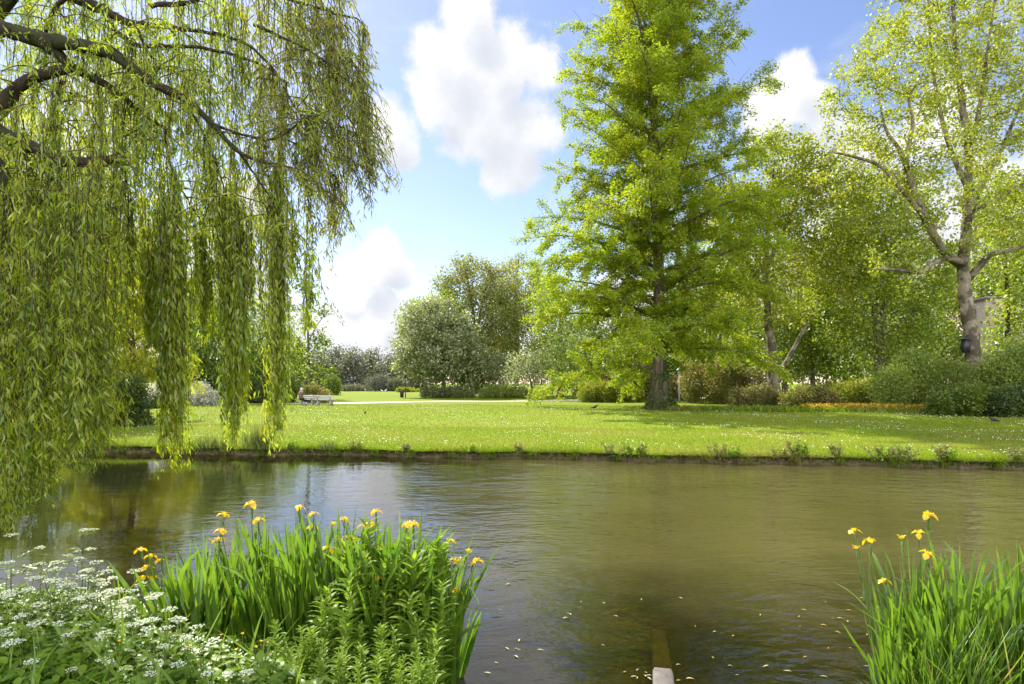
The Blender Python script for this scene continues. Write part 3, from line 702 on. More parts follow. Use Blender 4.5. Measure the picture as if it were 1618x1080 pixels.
tree('poplar_tree', 'thin hazy tree just left of the conifer crown', 'tree', gbase(815, d),
     [limb([(815, 620), (816, 560), (818, 500), (816, 450), (820, 410)], d, .35, .08), limb([(817, 530), (800, 490), (792, 450)], d, .15, .05), limb([(817, 520), (835, 480), (845, 430)], d, .15, .05)],
     [ell(822, 430, 28, 32, d), ell(805, 480, 40, 50, d), ell(840, 490, 40, 60, d), ell(820, 560, 50, 45, d), ell(785, 560, 40, 40, d), ell(860, 470, 34, 46, d), ell(872, 550, 40, 56, d), ell(905, 590, 40, 30, d)],
     'olive', M['tree_bark'], 44, n_attr=1200, step=.6, dk=.9, tuft=34, spread=.5, L=.30, W=.2, r0=.014, thin=.028, shell=.35)
bg('elder_tree', 'low bushy grey green tree at the foot of the airy tree', 762, 78, [(762, 600), (760, 580)], [(760, 590, 45, 28), (790, 585, 35, 28), (740, 600, 30, 20)], 'greygreen', 45, tuft=18, r=.15)
bg('elder_tree', 'dark leaning shrub tree left under the conifer branches', 842, 66, [(840, 610), (836, 595), (828, 582)], [(828, 580, 30, 24), (856, 592, 28, 24), (812, 598, 18, 14), (848, 566, 16, 16)], 'greygreen', 46, tuft=7, bark='dark_bark', r=.15, step=.45, dk=.65, spread=.4, L=.24, W=.15)

# far hazy tree line, each tree its own
g = rng_(5)
spots = [(505, 150, 62), (532, 156, 74), (558, 150, 66), (585, 158, 68), (612, 152, 64), (640, 160, 60), (470, 152, 70), (430, 150, 72), (670, 165, 62), (395, 156, 70)]
for q, (px, dd, hh) in enumerate(spots):
    top = 617 - hh
    bg('distant_tree', 'hazy grey tree in the far row across the park, ' + ('leftmost of the row' if px == 395 else ORD[sorted(s[0] for s in spots).index(px)] + ' from left'), px, dd, [(px, 600), (px + 2, top + 25)],
       [(px + g.normal(0, 4), top + 22, 17, 22), (px - 10, top + 42, 18, 24), (px + 12, top + 40, 16, 24)], 'grey', 50 + q, n_attr=500, step=1.2, dk=1.6, tuft=16, spread=.8, L=.55, W=.4, r=.25, thin=.05, group='hazy trees across the park')

# left background
d = 70
tree('birch_tree', 'slender airy tree rising left of the cloud behind the benches', 'tree', gbase(486, d),
     [limb([(488, 626), (488, 580), (487, 530), (485, 480), (484, 435)], d, .2, .05), limb([(487, 560), (475, 540), (458, 515)], d, .08, .03), limb([(487, 540), (500, 515), (515, 495)], d, .08, .03)],
     [ell(485, 450, 20, 22, d), ell(505, 492, 24, 14, d), ell(470, 500, 26, 16, d), ell(495, 545, 34, 18, d), ell(515, 585, 28, 14, d), ell(470, 560, 26, 25, d)],
     'mid', M['tree_bark'], 61, n_attr=420, step=.5, dk=.8, tuft=22, spread=.36, L=.3, W=.2, thin=.025, shell=.3)
bg('maple_tree', 'dense green tree with reddish forked trunk behind the lawn left', 352, 56, [(352, 600), (350, 570)], [(352, 555, 52, 55), (315, 540, 42, 55), (390, 550, 40, 50), (350, 495, 46, 40)], 'mid', 62, n_attr=900, tuft=18, bark='dark_bark', r=.3)
bg('maple_tree', 'lighter green tree behind the bench bushes', 425, 60, [(425, 600), (425, 560)], [(425, 560, 40, 56), (455, 575, 36, 44), (400, 520, 36, 46), (440, 520, 32, 36), (420, 490, 30, 26)], 'fresh', 63, n_attr=800, tuft=17, r=.25)
bg('lime_tree', 'yellow green tree behind the hanging willow strands', 300, 62, [(300, 590), (300, 540)], [(300, 530, 50, 64), (265, 500, 46, 60), (340, 490, 40, 46), (300, 460, 40, 34)], 'fresh', 64, tuft=18)
bg('lime_tree', 'tall tree far left behind the willow curtain', 60, 60, [(60, 560), (60, 480)], [(60, 480, 90, 90), (130, 520, 70, 60), (-20, 500, 80, 90), (180, 540, 40, 50)], 'fresh', 65, n_attr=900, tuft=16, r=.35, L=.36, W=.25)
bg('oak_tree', 'big tree far left outside the willow', -150, 52, [(-150, 560), (-150, 470)], [(-150, 450, 130, 120), (-60, 520, 70, 70), (-250, 500, 100, 90)], 'mid', 66, n_attr=900, tuft=14, r=.4, L=.4, W=.28)
bg('oak_tree', 'big tree closing the right edge beyond the huge plane', 1760, 52, [(1760, 560), (1760, 470)], [(1760, 450, 120, 130), (1700, 540, 70, 60), (1850, 500, 90, 90)], 'fresh', 67, n_attr=900, tuft=14, r=.4, L=.4, W=.28)


# --- golden drooping tree on the far bank at the left
def golden():
    g = rng_(71); d = 33.0; base = gbase(205, d)
    root = thing('golden_willow', 'golden yellow green drooping tree on the far bank behind the willow curtain', 'tree', base)
    H = 9.2; zz = np.linspace(0, H, 24); tp = base + np.stack([.15 * np.sin(zz * .6), 0 * zz, zz], 1); b = MB(); b.tube(tp, .24 * (1 - zz / H) + .03, 10, .05, g); br = b; pp = []; ax = []
    for k in range(130):
        z = g.uniform(1.6, H); az = g.uniform(0, 2 * PI); Lb = np.interp(z, [0, 3, 6, H], [3.0, 3.3, 2.8, 1.1]) * g.uniform(.6, 1.15); u = np.linspace(0, 1, 10)
        el = np.radians(np.linspace(38, -42, 10) + g.normal(0, 6)); dv = np.stack([np.cos(el) * np.cos(az), np.cos(el) * np.sin(az), np.sin(el)], 1)
        o = np.array([np.interp(z, zz, tp[:, q]) for q in range(3)]); pts = o + np.concatenate([np.zeros((1, 3)), np.cumsum(dv[:-1] * Lb / 9, 0)])
        br.edges(pts[:-1], pts[1:], np.linspace(.03, .007, 10)[:-1], np.linspace(.03, .007, 10)[1:], 4)
        m = int(Lb * 110); w = g.random(m) ** .7; c = np.stack([np.interp(w, u, pts[:, q]) for q in range(3)], 1); t = np.stack([np.interp(w, u, dv[:, q]) for q in range(3)], 1)
        pp.append(c + g.normal(0, .13, (m, 3)) + np.array([0, 0, -.1])); ax.append(t * .8 + g.normal(0, .35, (m, 3)) + np.array([0, 0, -.5]))
    pp = np.concatenate(pp); ax = np.concatenate(ax); n = len(pp); br.build('trunk', M['dark_bark'], root, base, True); lf = MB(); lf.leaves(pp, ax, g.uniform(.14, .28, n), g.uniform(.035, .07, n), g); lf.build('crown', M['golden'], root, base)


golden()


# ------------------------------------------------------------------ shrubs and hedges
def shrub(name, label, cat, px0, px1, d, top, leaf, seed, n=9000, L=.16, W=.11, depth=1.6, stems=True, group=None, base_row=None, sharp=1.0, lump=1.0):
    g = rng_(seed); xa, xb = (px0 - CX) / F * d, (px1 - CX) / F * d; xm = (xa + xb) / 2; wid = (xb - xa) / 2
    z0 = float(lawn_z(xm, d)); h = CAMZ + (HY - top) / F * d - z0; base = np.array([xm, d, z0])
    nl = max(4, int(wid * 2.2 / max(.7, h * .5)) + 2); cs = []
    for k in range(nl):
        x = (k + .5) / nl * 2 - 1; hh = h * (1 - .35 * abs(x) ** 3) * g.uniform(.8, 1.05)
        cs.append((xm + x * wid * .86 + g.normal(0, .1), d + g.normal(0, depth * .25), z0 + hh * .5, max(wid / nl * 1.5, .3) * lump, depth * g.uniform(.6, .9), hh * .54))
    q = ell_points(g, cs, n, .72); q = q[q[:, 2] > lawn_z(q[:, 0], q[:, 1]) + .02]; m = len(q)
    q = q + g.normal(0, .07 * sharp + .035 * h, q.shape); up_ = g.random(m) < .12; q[up_, 2] += np.abs(g.normal(0, .10 * h, up_.sum())); nrm = q - np.array([xm, d, z0 + h * .3])
    ax = unit(nrm) * .5 + rvec(g, m) + np.array([0, 0, .15]); sz = g.uniform(.6, 1.35, m)
    q[:, 2] = np.maximum(q[:, 2], lawn_z(q[:, 0], q[:, 1]) + .02)
    lb = MB(); lb.leaves(q, ax, L * sz, W * sz, g)
    root = lb.build(name, M[leaf], None, base); root.location = base; tag(root, label, cat, group)
    return root


shrub('hedge', 'clipped grey green hedge block below the rounded pale tree', 'hedge', 664, 748, 74, 611, 'hedge_olive', 101, 9000, .14, .09)
shrub('hedge', 'clipped hedge block with paler top right of the grey green hedge', 'hedge', 748, 850, 73, 609, 'shrub_soft', 102, 10000, .14, .09)
shrub('hedge', 'low yellowish far hedge behind the litter bin', 'hedge', 626, 662, 122, 612, 'yellowgreen', 103, 3000, .2, .14)
shrub('bush', 'round silvery grey bush in front of the far tree row', 'bush', 578, 618, 134, 592, 'palegrey', 104, 5000, .26, .18, 2.5, lump=1.3)
shrub('bush', 'dull olive low bush in front of the far tree row', 'bush', 536, 578, 136, 607, 'grey', 105, 3000, .26, .18, 2.0)
shrub('bush', 'dark grey bush right of the silvery bush', 'bush', 612, 645, 132, 597, 'grey', 106, 4000, .26, .18, 2.0)
shrub('bush', 'small dark upright bush right of the benches', 'bush', 516, 540, 92, 590, 'mid', 107, 3000, .2, .14, 1.2)
shrub('bush', 'broad shrub with yellow and reddish leaves behind the lamp post', 'bush', 1082, 1205, 54, 562, 'reddish', 108, 24000, .17, .11, 2.2)
shrub('bush', 'yellow tinged shrub row left behind the conifer trunk', 'bush', 908, 1022, 58, 603, 'yellowgreen', 109, 12000, .15, .10, 1.6)
shrub('bush', 'taller mixed shrub behind the yellow tinged row', 'bush', 930, 1090, 64, 582, 'reddish', 110, 18000, .18, .12, 2.2)
shrub('bush', 'dark green shrub mass left of the huge plane trunk', 'bush', 1390, 1540, 40, 553, 'shrub_soft', 111, 30000, .15, .08, 2.2)
shrub('bush', 'tall dense shrub in front of the huge plane trunk', 'bush', 1545, 1660, 36.5, 532, 'shrub_soft', 112, 34000, .15, .08, 2.4)
shrub('bush', 'low dark leafy shrub at the foot of the tall dense shrub', 'bush', 1470, 1570, 35, 606, 'mid', 113, 14000, .13, .09, 1.3)
shrub('bush', 'low bright shrub spreading right of the tall dense shrub', 'bush', 1560, 1660, 33.5, 612, 'dark', 114, 12000, .13, .09, 1.1)
shrub('bush', 'low rounded yellow green bush behind the orange flowers', 'bush', 1318, 1405, 45, 597, 'yellowgreen', 115, 13000, .13, .09, 1.6)
shrub('bush', 'straggly brownish ground shrub between grey foot and flower bed', 'bush', 1232, 1330, 44, 612, 'reddish', 116, 11000, .13, .08, 1.2)
shrub('bush', 'low yellow green hedge in front of the white car', 'bush', 1255, 1340, 52, 605, 'yellowgreen', 117, 9000, .14, .1, 1.2)
shrub('bush', 'pale tangle of stems and leaves at the grey plane foot', 'bush', 1150, 1240, 45.5, 610, 'weed', 118, 9000, .13, .08, 1.0)
shrub('bush', 'dark rounded bush behind the benches', 'bush', 395, 470, 57, 582, 'mid', 119, 15000, .18, .12, 2.2)
shrub('bush', 'flowering bush with pinkish cream tips behind the right bench', 'bush', 478, 518, 55, 609, 'reddish', 120, 5000, .13, .09, 1.0)
shrub('blossom_bush', 'white blossoming bush at the lawn edge left of the long strand', 'bush', 190, 275, 46, 607, 'blossom', 121, 12000, .13, .10, 1.5)
shrub('blossom_bush', 'white blossoming bush between the two long willow strands', 'bush', 288, 345, 50, 607, 'blossom', 122, 9000, .13, .10, 1.5)
shrub('hedge', 'low green hedge in front of the white blossom', 'hedge', 198, 300, 45, 627, 'mid', 123, 8000, .12, .08, .8)
shrub('bush', 'dark bush at the water side under the golden tree', 'bush', 160, 218, 29, 592, 'dark', 124, 12000, .13, .07, 1.0)
shrub('bush', 'low spreading bush right of the dark water side bush', 'bush', 190, 236, 29.5, 650, 'mid', 125, 5000, .12, .07, .7)
shrub('bush', 'tall dark shrubs under the forked trunk left', 'bush', 370, 430, 54, 600, 'dark', 126, 9000, .16, .1, 1.5)
shrub('bush', 'leafy shrubbery filling the view under the left trees', 'bush', 215, 425, 66, 575, 'mid', 128, 22000, .22, .15, 2.0)
shrub('bush', 'dark undergrowth bush far left beyond the willow', 'bush', -60, 160, 40, 560, 'mid', 127, 22000, .18, .12, 2.0)

# orange flower bed in front of the shrubs
g = rng_(130); n = 3000; x = g.uniform(18.5, 29, n); y = 40.0 - (x - 18.5) * .25 + g.normal(0, .55, n); z = lawn_z(x, y)
mb = MB(); hh = g.uniform(.2, .42, n); mb.leaves(np.stack([x, y, z + hh], 1), rvec(g, n) + [0, 0, .5], .14, .12, g)
fb = mb.build('flower_bed', M['orange']); tag(fb, 'bed of massed orange flowers below the shrubs at right', 'flowers', kind='stuff')
mb = MB(); n = 9000; x = g.uniform(10, 31, n); y = 39.3 - (x - 18.5) * .25 + g.normal(0, .6, n); p = np.stack([x, y, lawn_z(x, y)], 1)
mb.leaves(p, np.stack([g.normal(0, .3, n), g.normal(0, .3, n), np.ones(n)], 1), g.uniform(.15, .45, n), g.uniform(.03, .08, n), g); tag(mb.build('undergrowth', M['grass']), 'strip of long grass and weeds along the flower bed', 'long grass', kind='stuff')

# ------------------------------------------------------------------ grass, daisies, bank plants
g = rng_(140)


def blades(mb, x, y, z, h, w, g, lean=.35):
    n = len(x); p = np.stack([x, y, z], 1); ax = np.stack([g.normal(0, lean, n), g.normal(0, lean, n), np.ones(n)], 1)
    mb.leaves(p, ax, h, w, g, side=np.stack([np.ones(n), g.normal(0, .6, n), 0 * np.ones(n)], 1), mid=.35, fold=.1)


mb = MB()
n = 90000; x = g.uniform(-26, 24, n); s = g.random(n) ** 1.4 * 9; y = bank_y(x) + s + .03; blades(mb, x, y, lawn_z(x, y) - .01, g.uniform(.04, .10, n), g.uniform(.012, .024, n), g, .5)
n = 70000; x = g.uniform(-34, 40, n); s = 7 + g.random(n) * 24; y = bank_y(x) + s; blades(mb, x, y, lawn_z(x, y) - .01, g.uniform(.05, .11, n), g.uniform(.02, .04, n), g, .5)
n = 22000; x = g.uniform(-24, 24, n); y = bank_y(x) + g.uniform(-.08, .16, n); blades(mb, x, y, lawn_z(x, y) - .02, g.uniform(.06, .20, n) * (1 + .5 * np.sin(x * 1.3) * np.sin(x * .37)), g.uniform(.010, .022, n), g, .5)
mb2 = MB(); n = 9500; x = g.uniform(-24, 24, n); x = x + .35 * np.sin(x * 5.1) ; y = bank_y(x) - g.uniform(.0, .10, n); p = np.stack([x, y, g.uniform(.11, .23, n)], 1)
mb.leaves(p, np.stack([g.normal(0, .35, n), -np.abs(g.normal(.35, .2, n)), g.normal(-.5, .5, n)], 1), g.uniform(.07, .18, n), g.uniform(.008, .018, n), g)
tag(mb.build('grass', M['grass']), kind='stuff')
mb = MB(); n = 26000; x = g.uniform(-24, 40, n); y = bank_y(x) + g.random(n) * 28 + .4
cl = np.sin(x * .55 + y * .9) * np.sin(x * .23 - y * .61 + 1) + .5 * np.sin(x * 1.9 + 2) * np.sin(y * 2.3); keep = g.random(n) < np.clip(-.05 + .85 * cl + .2 * (x > 14), .02, .9); x = x[keep]; y = y[keep]; n = len(x)
mb.leaves(np.stack([x, y, lawn_z(x, y) + g.uniform(.05, .09, n)], 1), np.stack([g.normal(0, 1, n), g.normal(0, 1, n), g.normal(0, .2, n) + .25], 1), .04, .04, g, side=None, fold=0)
tag(mb.build('daisies_in_grass', M['daisy']), kind='stuff')


def weed_bush(px, h, seed, mat, label, w=.3):
    g = rng_(seed); x = (px - CX) / F * 18.5; y = float(bank_y(x)) + .02
    for _ in range(3): x = (px - CX) / F * y; y = float(bank_y(x)) + .02
    base = np.array([x, y, .22]); st = lf = MB()
    for k in range(g.integers(4, 8)):
        e = base + np.array([g.normal(0, w), g.normal(-.05, .12), h * g.uniform(.6, 1.05)]); q = base + np.array([(e[0] - x) * .4, 0, 0]); st.edges([q], [e], [.008], [.004], 4)
        m = int(h * 70) + 8; u = g.random(m); pp = q + (e - q) * u[:, None] + g.normal(0, .03, (m, 3)); lf.leaves(pp, rvec(g, m) + [0, -.2, .2], g.uniform(.05, .11, m), g.uniform(.03, .06, m), g)
    root = lf.build('bank_plant', M[mat], None, base); root.location = base; tag(root, label, 'plant', 'plants along the far bank edge')


bp = [(455, .30), (560, .22), (640, .2), (745, .22), (820, .24), (968, .38), (1005, .42), (1018, .38), (1135, .38), (1160, .3), (1235, .34), (1258, .48), (1275, .42), (1322, .4), (1392, .32), (1407, .44), (1425, .38), (1490, .42), (1500, .3), (1608, .4), (350, .3), (300, .25)]
order = sorted(p[0] for p in bp)
for q, (px, h) in enumerate(bp):
    weed_bush(px, h, 150 + q, 'weed' if q % 3 else 'herb', 'leafy weed on the far bank edge, ' + ORD[order.index(px)] + (' weed of the bank' if px == order[0] else ' from left'), .14 if h < .3 else .24)
for q, (px, h, w, lb) in enumerate([(318, .55, .5, 'tuft of tall grass on far bank between two willow strands'), (398, .85, .45, 'tuft of upright reeds on far bank right of centre strand'), (412, .95, .3, 'taller brown reed tuft beside the long right strand'), (515, .35, .3, 'small grass tuft at water edge below benches')]):
    g = rng_(180 + q); x = (px - CX) / F * 20; y = float(bank_y(x)); n = 150; base = np.array([x, y, .2]); mb = MB(); xx = x + g.normal(0, w * .5, n); blades(mb, xx, y + g.normal(0, .12, n), np.full(n, .18), h * g.uniform(.5, 1.1, n), g.uniform(.015, .03, n), g, .18)
    o = mb.build('reed_tuft', M['reed'], None, base); o.location = base; tag(o, lb, 'reeds')


# ------------------------------------------------------------------ the weeping willow
WS = .76     # the willow stands this much nearer than first measured


def willow():
    g = rng_(201); base = np.array([-5.6, 5.2, float(near_z(-5.6, 5.2)) - .05])
    root = thing('weeping_willow', 'weeping willow hanging over the pond with long leafy strands', 'tree', base)
    tb = MB(); tp = smooth_poly([base, base + [.05, 0, 1.2], base + [.25, -.1, 2.6], base + [.5, -.3, 3.9]], 6); tb.tube(tp, np.linspace(.62, .42, len(tp)), 18, .05, g); tb.build('trunk', M['willow_bark'], root, base, True)
    fork = base + np.array([.5, -.3, 3.8])
    L_ = [  # (points px,py ; distance start, end ; width px start, end)
        ([(-70, 28), (0, 44), (60, 60), (130, 72), (180, 86), (215, 112), (250, 135), (295, 158), (335, 195), (375, 238), (420, 258)], 6.2, 6.4, 29, 4),
        ([(58, 60), (90, 84), (118, 108), (165, 132), (200, 158), (225, 178), (262, 204)], 6.22, 6.7, 20, 4),
        ([(-60, 178), (0, 168), (25, 140), (55, 122), (90, 112), (118, 106)], 6.3, 6.35, 26, 13),
        ([(-60, 170), (0, 204), (40, 222), (80, 240), (110, 246), (150, 250), (180, 242)], 6.0, 6.1, 22, 15),
        ([(60, -60), (120, -5), (165, 12), (205, 32), (270, 37), (338, 50)], 6.6, 6.9, 22, 5),
        ([(110, -12), (82, 14), (66, 46)], 6.5, 6.6, 9, 5),
        ([(160, 14), (185, 48), (212, 70), (260, 74), (330, 82), (400, 105), (450, 140)], 6.7, 6.9, 9, 3),
        ([(335, 50), (390, 66), (440, 110), (475, 178), (500, 205)], 6.9, 6.6, 5, 2), ([(400, 40), (450, 60), (510, 95), (560, 140), (585, 160)], 6.9, 6.8, 5, 1.6), ([(338, 195), (390, 212), (440, 215), (490, 182), (505, 178)], 6.5, 6.6, 5, 2),
        ([(-20, 250), (6, 268), (14, 310), (12, 370), (8, 430), (14, 500)], 5.6, 5.7, 20, 8), ([(26, 215), (42, 262), (62, 300), (80, 335), (88, 380)], 6.0, 6.1, 9, 3), ([(92, 245), (74, 262), (80, 282), (105, 302), (118, 330), (135, 370)], 6.05, 6.1, 9, 2.5),
        ([(96, 250), (98, 290), (90, 340), (75, 395)], 6.1, 6.2, 6, 2), ([(200, 155), (196, 230), (205, 300), (200, 380)], 6.6, 6.6, 4, 1.5), ([(260, 200), (270, 260), (300, 330), (318, 360)], 6.6, 6.8, 4, 1.5), ([(295, 158), (330, 230), (352, 290), (360, 350)], 6.4, 6.6, 4, 1.5),
        ([(375, 238), (410, 290), (430, 330), (440, 400)], 6.4, 6.5, 4, 1.2), ([(210, 32), (240, 90), (300, 130), (345, 150)], 6.8, 7.2, 5, 1.5), ([(100, 128), (85, 170), (82, 205)], 6.4, 6.6, 7, 3), ([(240, 10), (300, 5), (360, -20), (430, -30)], 6.8, 7.0, 8, 3),
        ([(400, -40), (460, 0), (520, 20), (560, 30), (575, 45)], 7.0, 7.2, 6, 1.5), ([(480, 40), (530, 80), (565, 105), (590, 150)], 7.0, 7.0, 3, 1.2), ([(470, 175), (520, 190), (570, 215), (592, 240)], 6.7, 6.9, 3, 1.2), ([(440, 215), (490, 240), (520, 275), (540, 290)], 6.6, 6.8, 3, 1.2)]
    starts = []
    for q, (pts, d0, d1, w0, w1) in enumerate(L_):
        n = len(pts); d0 *= WS; d1 *= WS; ds = np.linspace(d0, d1, n); pp = smooth_poly([P(x, y, dd) for (x, y), dd in zip(pts, ds)], 6)
        pp = pp + np.cumsum(g.normal(0, .004, pp.shape), 0) * (q > 2)
        rr = np.linspace(w0, w1, len(pp)) / F * d0 / 2 * (1 + .06 * g.normal(size=len(pp)))
        lb = MB()
        if q in (0, 2, 3, 4): pp = np.concatenate([np.linspace(fork, pp[0], 5)[:-1], pp]); rr = np.concatenate([np.linspace(.2, rr[0], 5)[:-1], rr])
        lb.tube(pp, rr, 12 if w0 > 12 else 7, .06, g); lb.build('limb', M['willow_bark'], root, base, True)
        starts.append(pp)
    tw = MB(); lfA = MB(); lfB = MB(); lfC = MB(); lfD = MB()

    def strand(px, py, d, bottom, dens, tip=False, sway=.0, lenf=1.0, outx=0.0, scale=True, back=False, tight=False):
        d = d * (WS if scale else 1); a = P(px, py, d); zb = CAMZ + (HY - bottom) / F * d; Ls = a[2] - zb
        if Ls < .12: return
        tone = g.random()
        n = max(5, int(Ls / .16) + 2); u = np.linspace(0, 1, n)
        w = np.cumsum(g.normal(0, .006 if tight else .017, (n, 2)), 0)
        pts = np.stack([a[0] + w[:, 0] + sway * u ** 1.5 + outx * (1 - np.exp(-u * 4)), a[1] + w[:, 1], a[2] - Ls * u], 1)
        tw.edges(pts[:-1], pts[1:], np.full(n - 1, .0032) * (1.3 - u[:-1]), np.full(n - 1, .0032) * (1.3 - u[1:]), 3)
        m = int(Ls * dens * 3.1); v = g.random(m) ** .9; ph = g.uniform(0, 6.28); v = np.clip(v + .035 / max(Ls, .3) * np.sin(v * Ls * 26 + ph) + g.normal(0, .004, m), 0, 1)
        if m < 1: return
        c = np.stack([np.interp(v, u, pts[:, q]) for q in range(3)], 1) + g.normal(0, .016, (m, 3))
        az = g.uniform(0, 2 * PI, m); op = g.uniform(.10, .75 if tight else 1.25, m)
        ax = np.stack([np.cos(az) * op, np.sin(az) * op, -np.ones(m)], 1) + np.array([.16, 0, 0])
        L = g.uniform(.034, .080, m) * lenf * (1 - .35 * (v > .93)); W = L * g.uniform(.15, .24, m)
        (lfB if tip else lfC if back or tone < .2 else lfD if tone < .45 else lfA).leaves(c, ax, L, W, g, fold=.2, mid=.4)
    bot_x = [-120, 0, 40, 66, 80, 98, 130, 165, 178, 200, 235, 262]; bot_y = [870, 842, 815, 800, 735, 745, 752, 712, 690, 640, 560, 480]
    # front curtain at the left
    for k in range(240):
        px = g.uniform(-110, 180); d = g.uniform(5.0, 7.4); top = g.uniform(180, 470); b0 = np.interp(px, bot_x, bot_y) - abs(g.normal(0, 40)) - (60 if 74 < px < 96 else 0)
        strand(px, top, d, max(b0, top + 60), g.uniform(17, 32))
    # bunched lower ends (denser leafy tails)
    for cx in np.linspace(-60, 172, 20):
        d = g.uniform(5.3, 6.8); bb = np.interp(cx, bot_x, bot_y)
        for k in range(7): strand(cx + g.normal(0, 7), g.uniform(420, 560), d + g.normal(0, .1), bb - abs(g.normal(0, 28)), 30, sway=g.normal(0, .05))
    # back curtain, farther out and sunlit
    for k in range(230):
        px = g.uniform(-150, 250); d = g.uniform(7.2, 10.5); top = g.uniform(30, 380); b0 = np.interp(px, [-150, 0, 100, 180, 220, 262], [720, 700, 650, 600, 500, 430]) - abs(g.normal(0, 60)); strand(px, top, d, max(b0, top + 70), g.uniform(15, 26), back=True)
    # the long separate columns
    for (cx, w, top, bottom, cnt, d) in [(270, 12, 250, 752, 30, 6.4), (282, 9, 360, 640, 12, 6.5), (366, 12, 280, 716, 28, 6.6), (378, 12, 300, 660, 14, 6.6), (436, 8, 240, 722, 26, 6.5), (325, 12, 330, 545, 16, 6.9), (487, 5, 330, 535, 8, 6.7), (400, 12, 330, 500, 10, 6.7), (345, 10, 300, 470, 9, 6.5), (240, 14, 300, 560, 20, 6.7), (462, 8, 300, 460, 8, 6.8), (300, 12, 320, 500, 10, 6.6)]:
        for k in range(int(cnt * 1.25)): strand(cx + g.normal(0, w * .72), top + g.uniform(0, 160), d + g.normal(0, .07), bottom - abs(g.normal(0, .22)) * (bottom - top), 30, sway=g.normal(0, .012), lenf=1.2, tight=True)
    # canopy in the middle
    for k in range(150):
        px = g.uniform(150, 450); top = g.uniform(-30, 330); Ls = g.uniform(60, 180); lim = np.interp(px, [150, 240, 330, 450], [480, 400, 390, 360]); strand(px, top, g.uniform(6.2, 8.2), min(top + Ls, lim), g.uniform(14, 27), tip=px > 360 and g.random() < .6)
    # along the limbs
    for pp, (pts, d0, d1, w0, w1) in zip(starts, L_):
        cnt = int(len(pp) * (1.3 if w0 < 10 else .5))
        for k in range(cnt):
            q = pp[g.integers(len(pp) // 4, len(pp))]; d = q[1]; px = q[0] / d * F + CX; py = HY - (q[2] - CAMZ) / d * F; tipf = px > 390
            if px > -60: strand(px, py, d, py + g.uniform(45, 130 if tipf else 220), g.uniform(16, 26), tip=tipf and g.random() < .75, scale=False)
    # thin arching side twigs crossing in the crown, each ending in a short hanging spray
    for k in range(260):
        pp = starts[g.integers(len(starts))]; o = pp[g.integers(len(pp) // 5, len(pp))]
        if (o[0] / o[1] * F + CX) < -80: continue
        az = g.uniform(0, 2 * PI); Lt = g.uniform(.25, .85); n = 9; el = np.linspace(g.uniform(-.1, .9), g.uniform(-1.5, -.9), n); st = Lt / (n - 1)
        dv = np.stack([np.cos(el) * np.cos(az), np.cos(el) * np.sin(az), np.sin(el)], 1) + g.normal(0, .12, (n, 3)); pts = o + np.concatenate([np.zeros((1, 3)), np.cumsum(dv[:-1] * st, 0)])
        e = pts[-1]; ex = (pts[:, 0] / pts[:, 1] * F + CX).max()
        if ex > np.interp(HY - (e[2] - CAMZ) / e[1] * F, [0, 60, 130, 230, 300], [540, 556, 572, 588, 540]): continue
        rr = np.linspace(.006, .0022, n); tw.edges(pts[:-1], pts[1:], rr[:-1], rr[1:], 4); e = pts[-1]; ex = e[0] / e[1] * F + CX; ey = HY - (e[2] - CAMZ) / e[1] * F
        if ex > 600: continue
        m = int(Lt * 60); v = g.uniform(.25, 1, m); c = np.stack([np.interp(v, np.linspace(0, 1, n), pts[:, q]) for q in range(3)], 1); L = g.uniform(.034, .075, m)
        lfx = lfB if ex > 390 and g.random() < .7 else lfA; lfx.leaves(c, rvec(g, m) + np.array([0, 0, -.7]), L, L * .2, g, fold=.2, mid=.4)
        strand(ex, ey, e[1], ey + g.uniform(30, 110), g.uniform(20, 32), tip=lfx is lfB, scale=False, sway=g.normal(0, .08))
    # outer right fringe: short loose sprays, outline stepping in towards the bottom
    for k in range(330):
        top = g.uniform(-60, 330); xr = np.interp(top, [-60, 0, 60, 130, 200, 260, 330], [520, 538, 556, 574, 586, 560, 512]); px = xr - abs(g.normal(0, 60)); Ls = g.uniform(35, 115)
        strand(px, top, g.uniform(6.4, 7.6), min(top + Ls, np.interp(px, [420, 500, 560, 600], [470, 420, 300, 285])), g.uniform(10, 18), tip=g.random() < .7, sway=g.normal(.05, .06), outx=g.uniform(-.05, .22))
    for k in range(330):
        px = g.uniform(-60, 560); top = g.uniform(-60, 400); xr = np.interp(top, [-60, 0, 60, 130, 200, 260, 400], [500, 520, 540, 556, 560, 520, 440])
        if px < xr: strand(px, top, g.uniform(6.0, 9.0), top + g.uniform(30, 80), g.uniform(20, 36), tip=px > 380 and g.random() < .6, back=px < 260 and g.random() < .5, sway=g.normal(0, .16), outx=g.normal(0, .10))
    # top canopy
    for k in range(130):
        px = g.uniform(-80, 540); top = g.uniform(-140, 10); strand(px, top, g.uniform(6.2, 9), top + g.uniform(80, 230), g.uniform(13, 24), tip=px > 380 and g.random() < .7)
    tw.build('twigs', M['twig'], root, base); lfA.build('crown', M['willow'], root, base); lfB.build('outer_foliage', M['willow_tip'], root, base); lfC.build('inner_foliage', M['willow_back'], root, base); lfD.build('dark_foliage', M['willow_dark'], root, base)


willow()

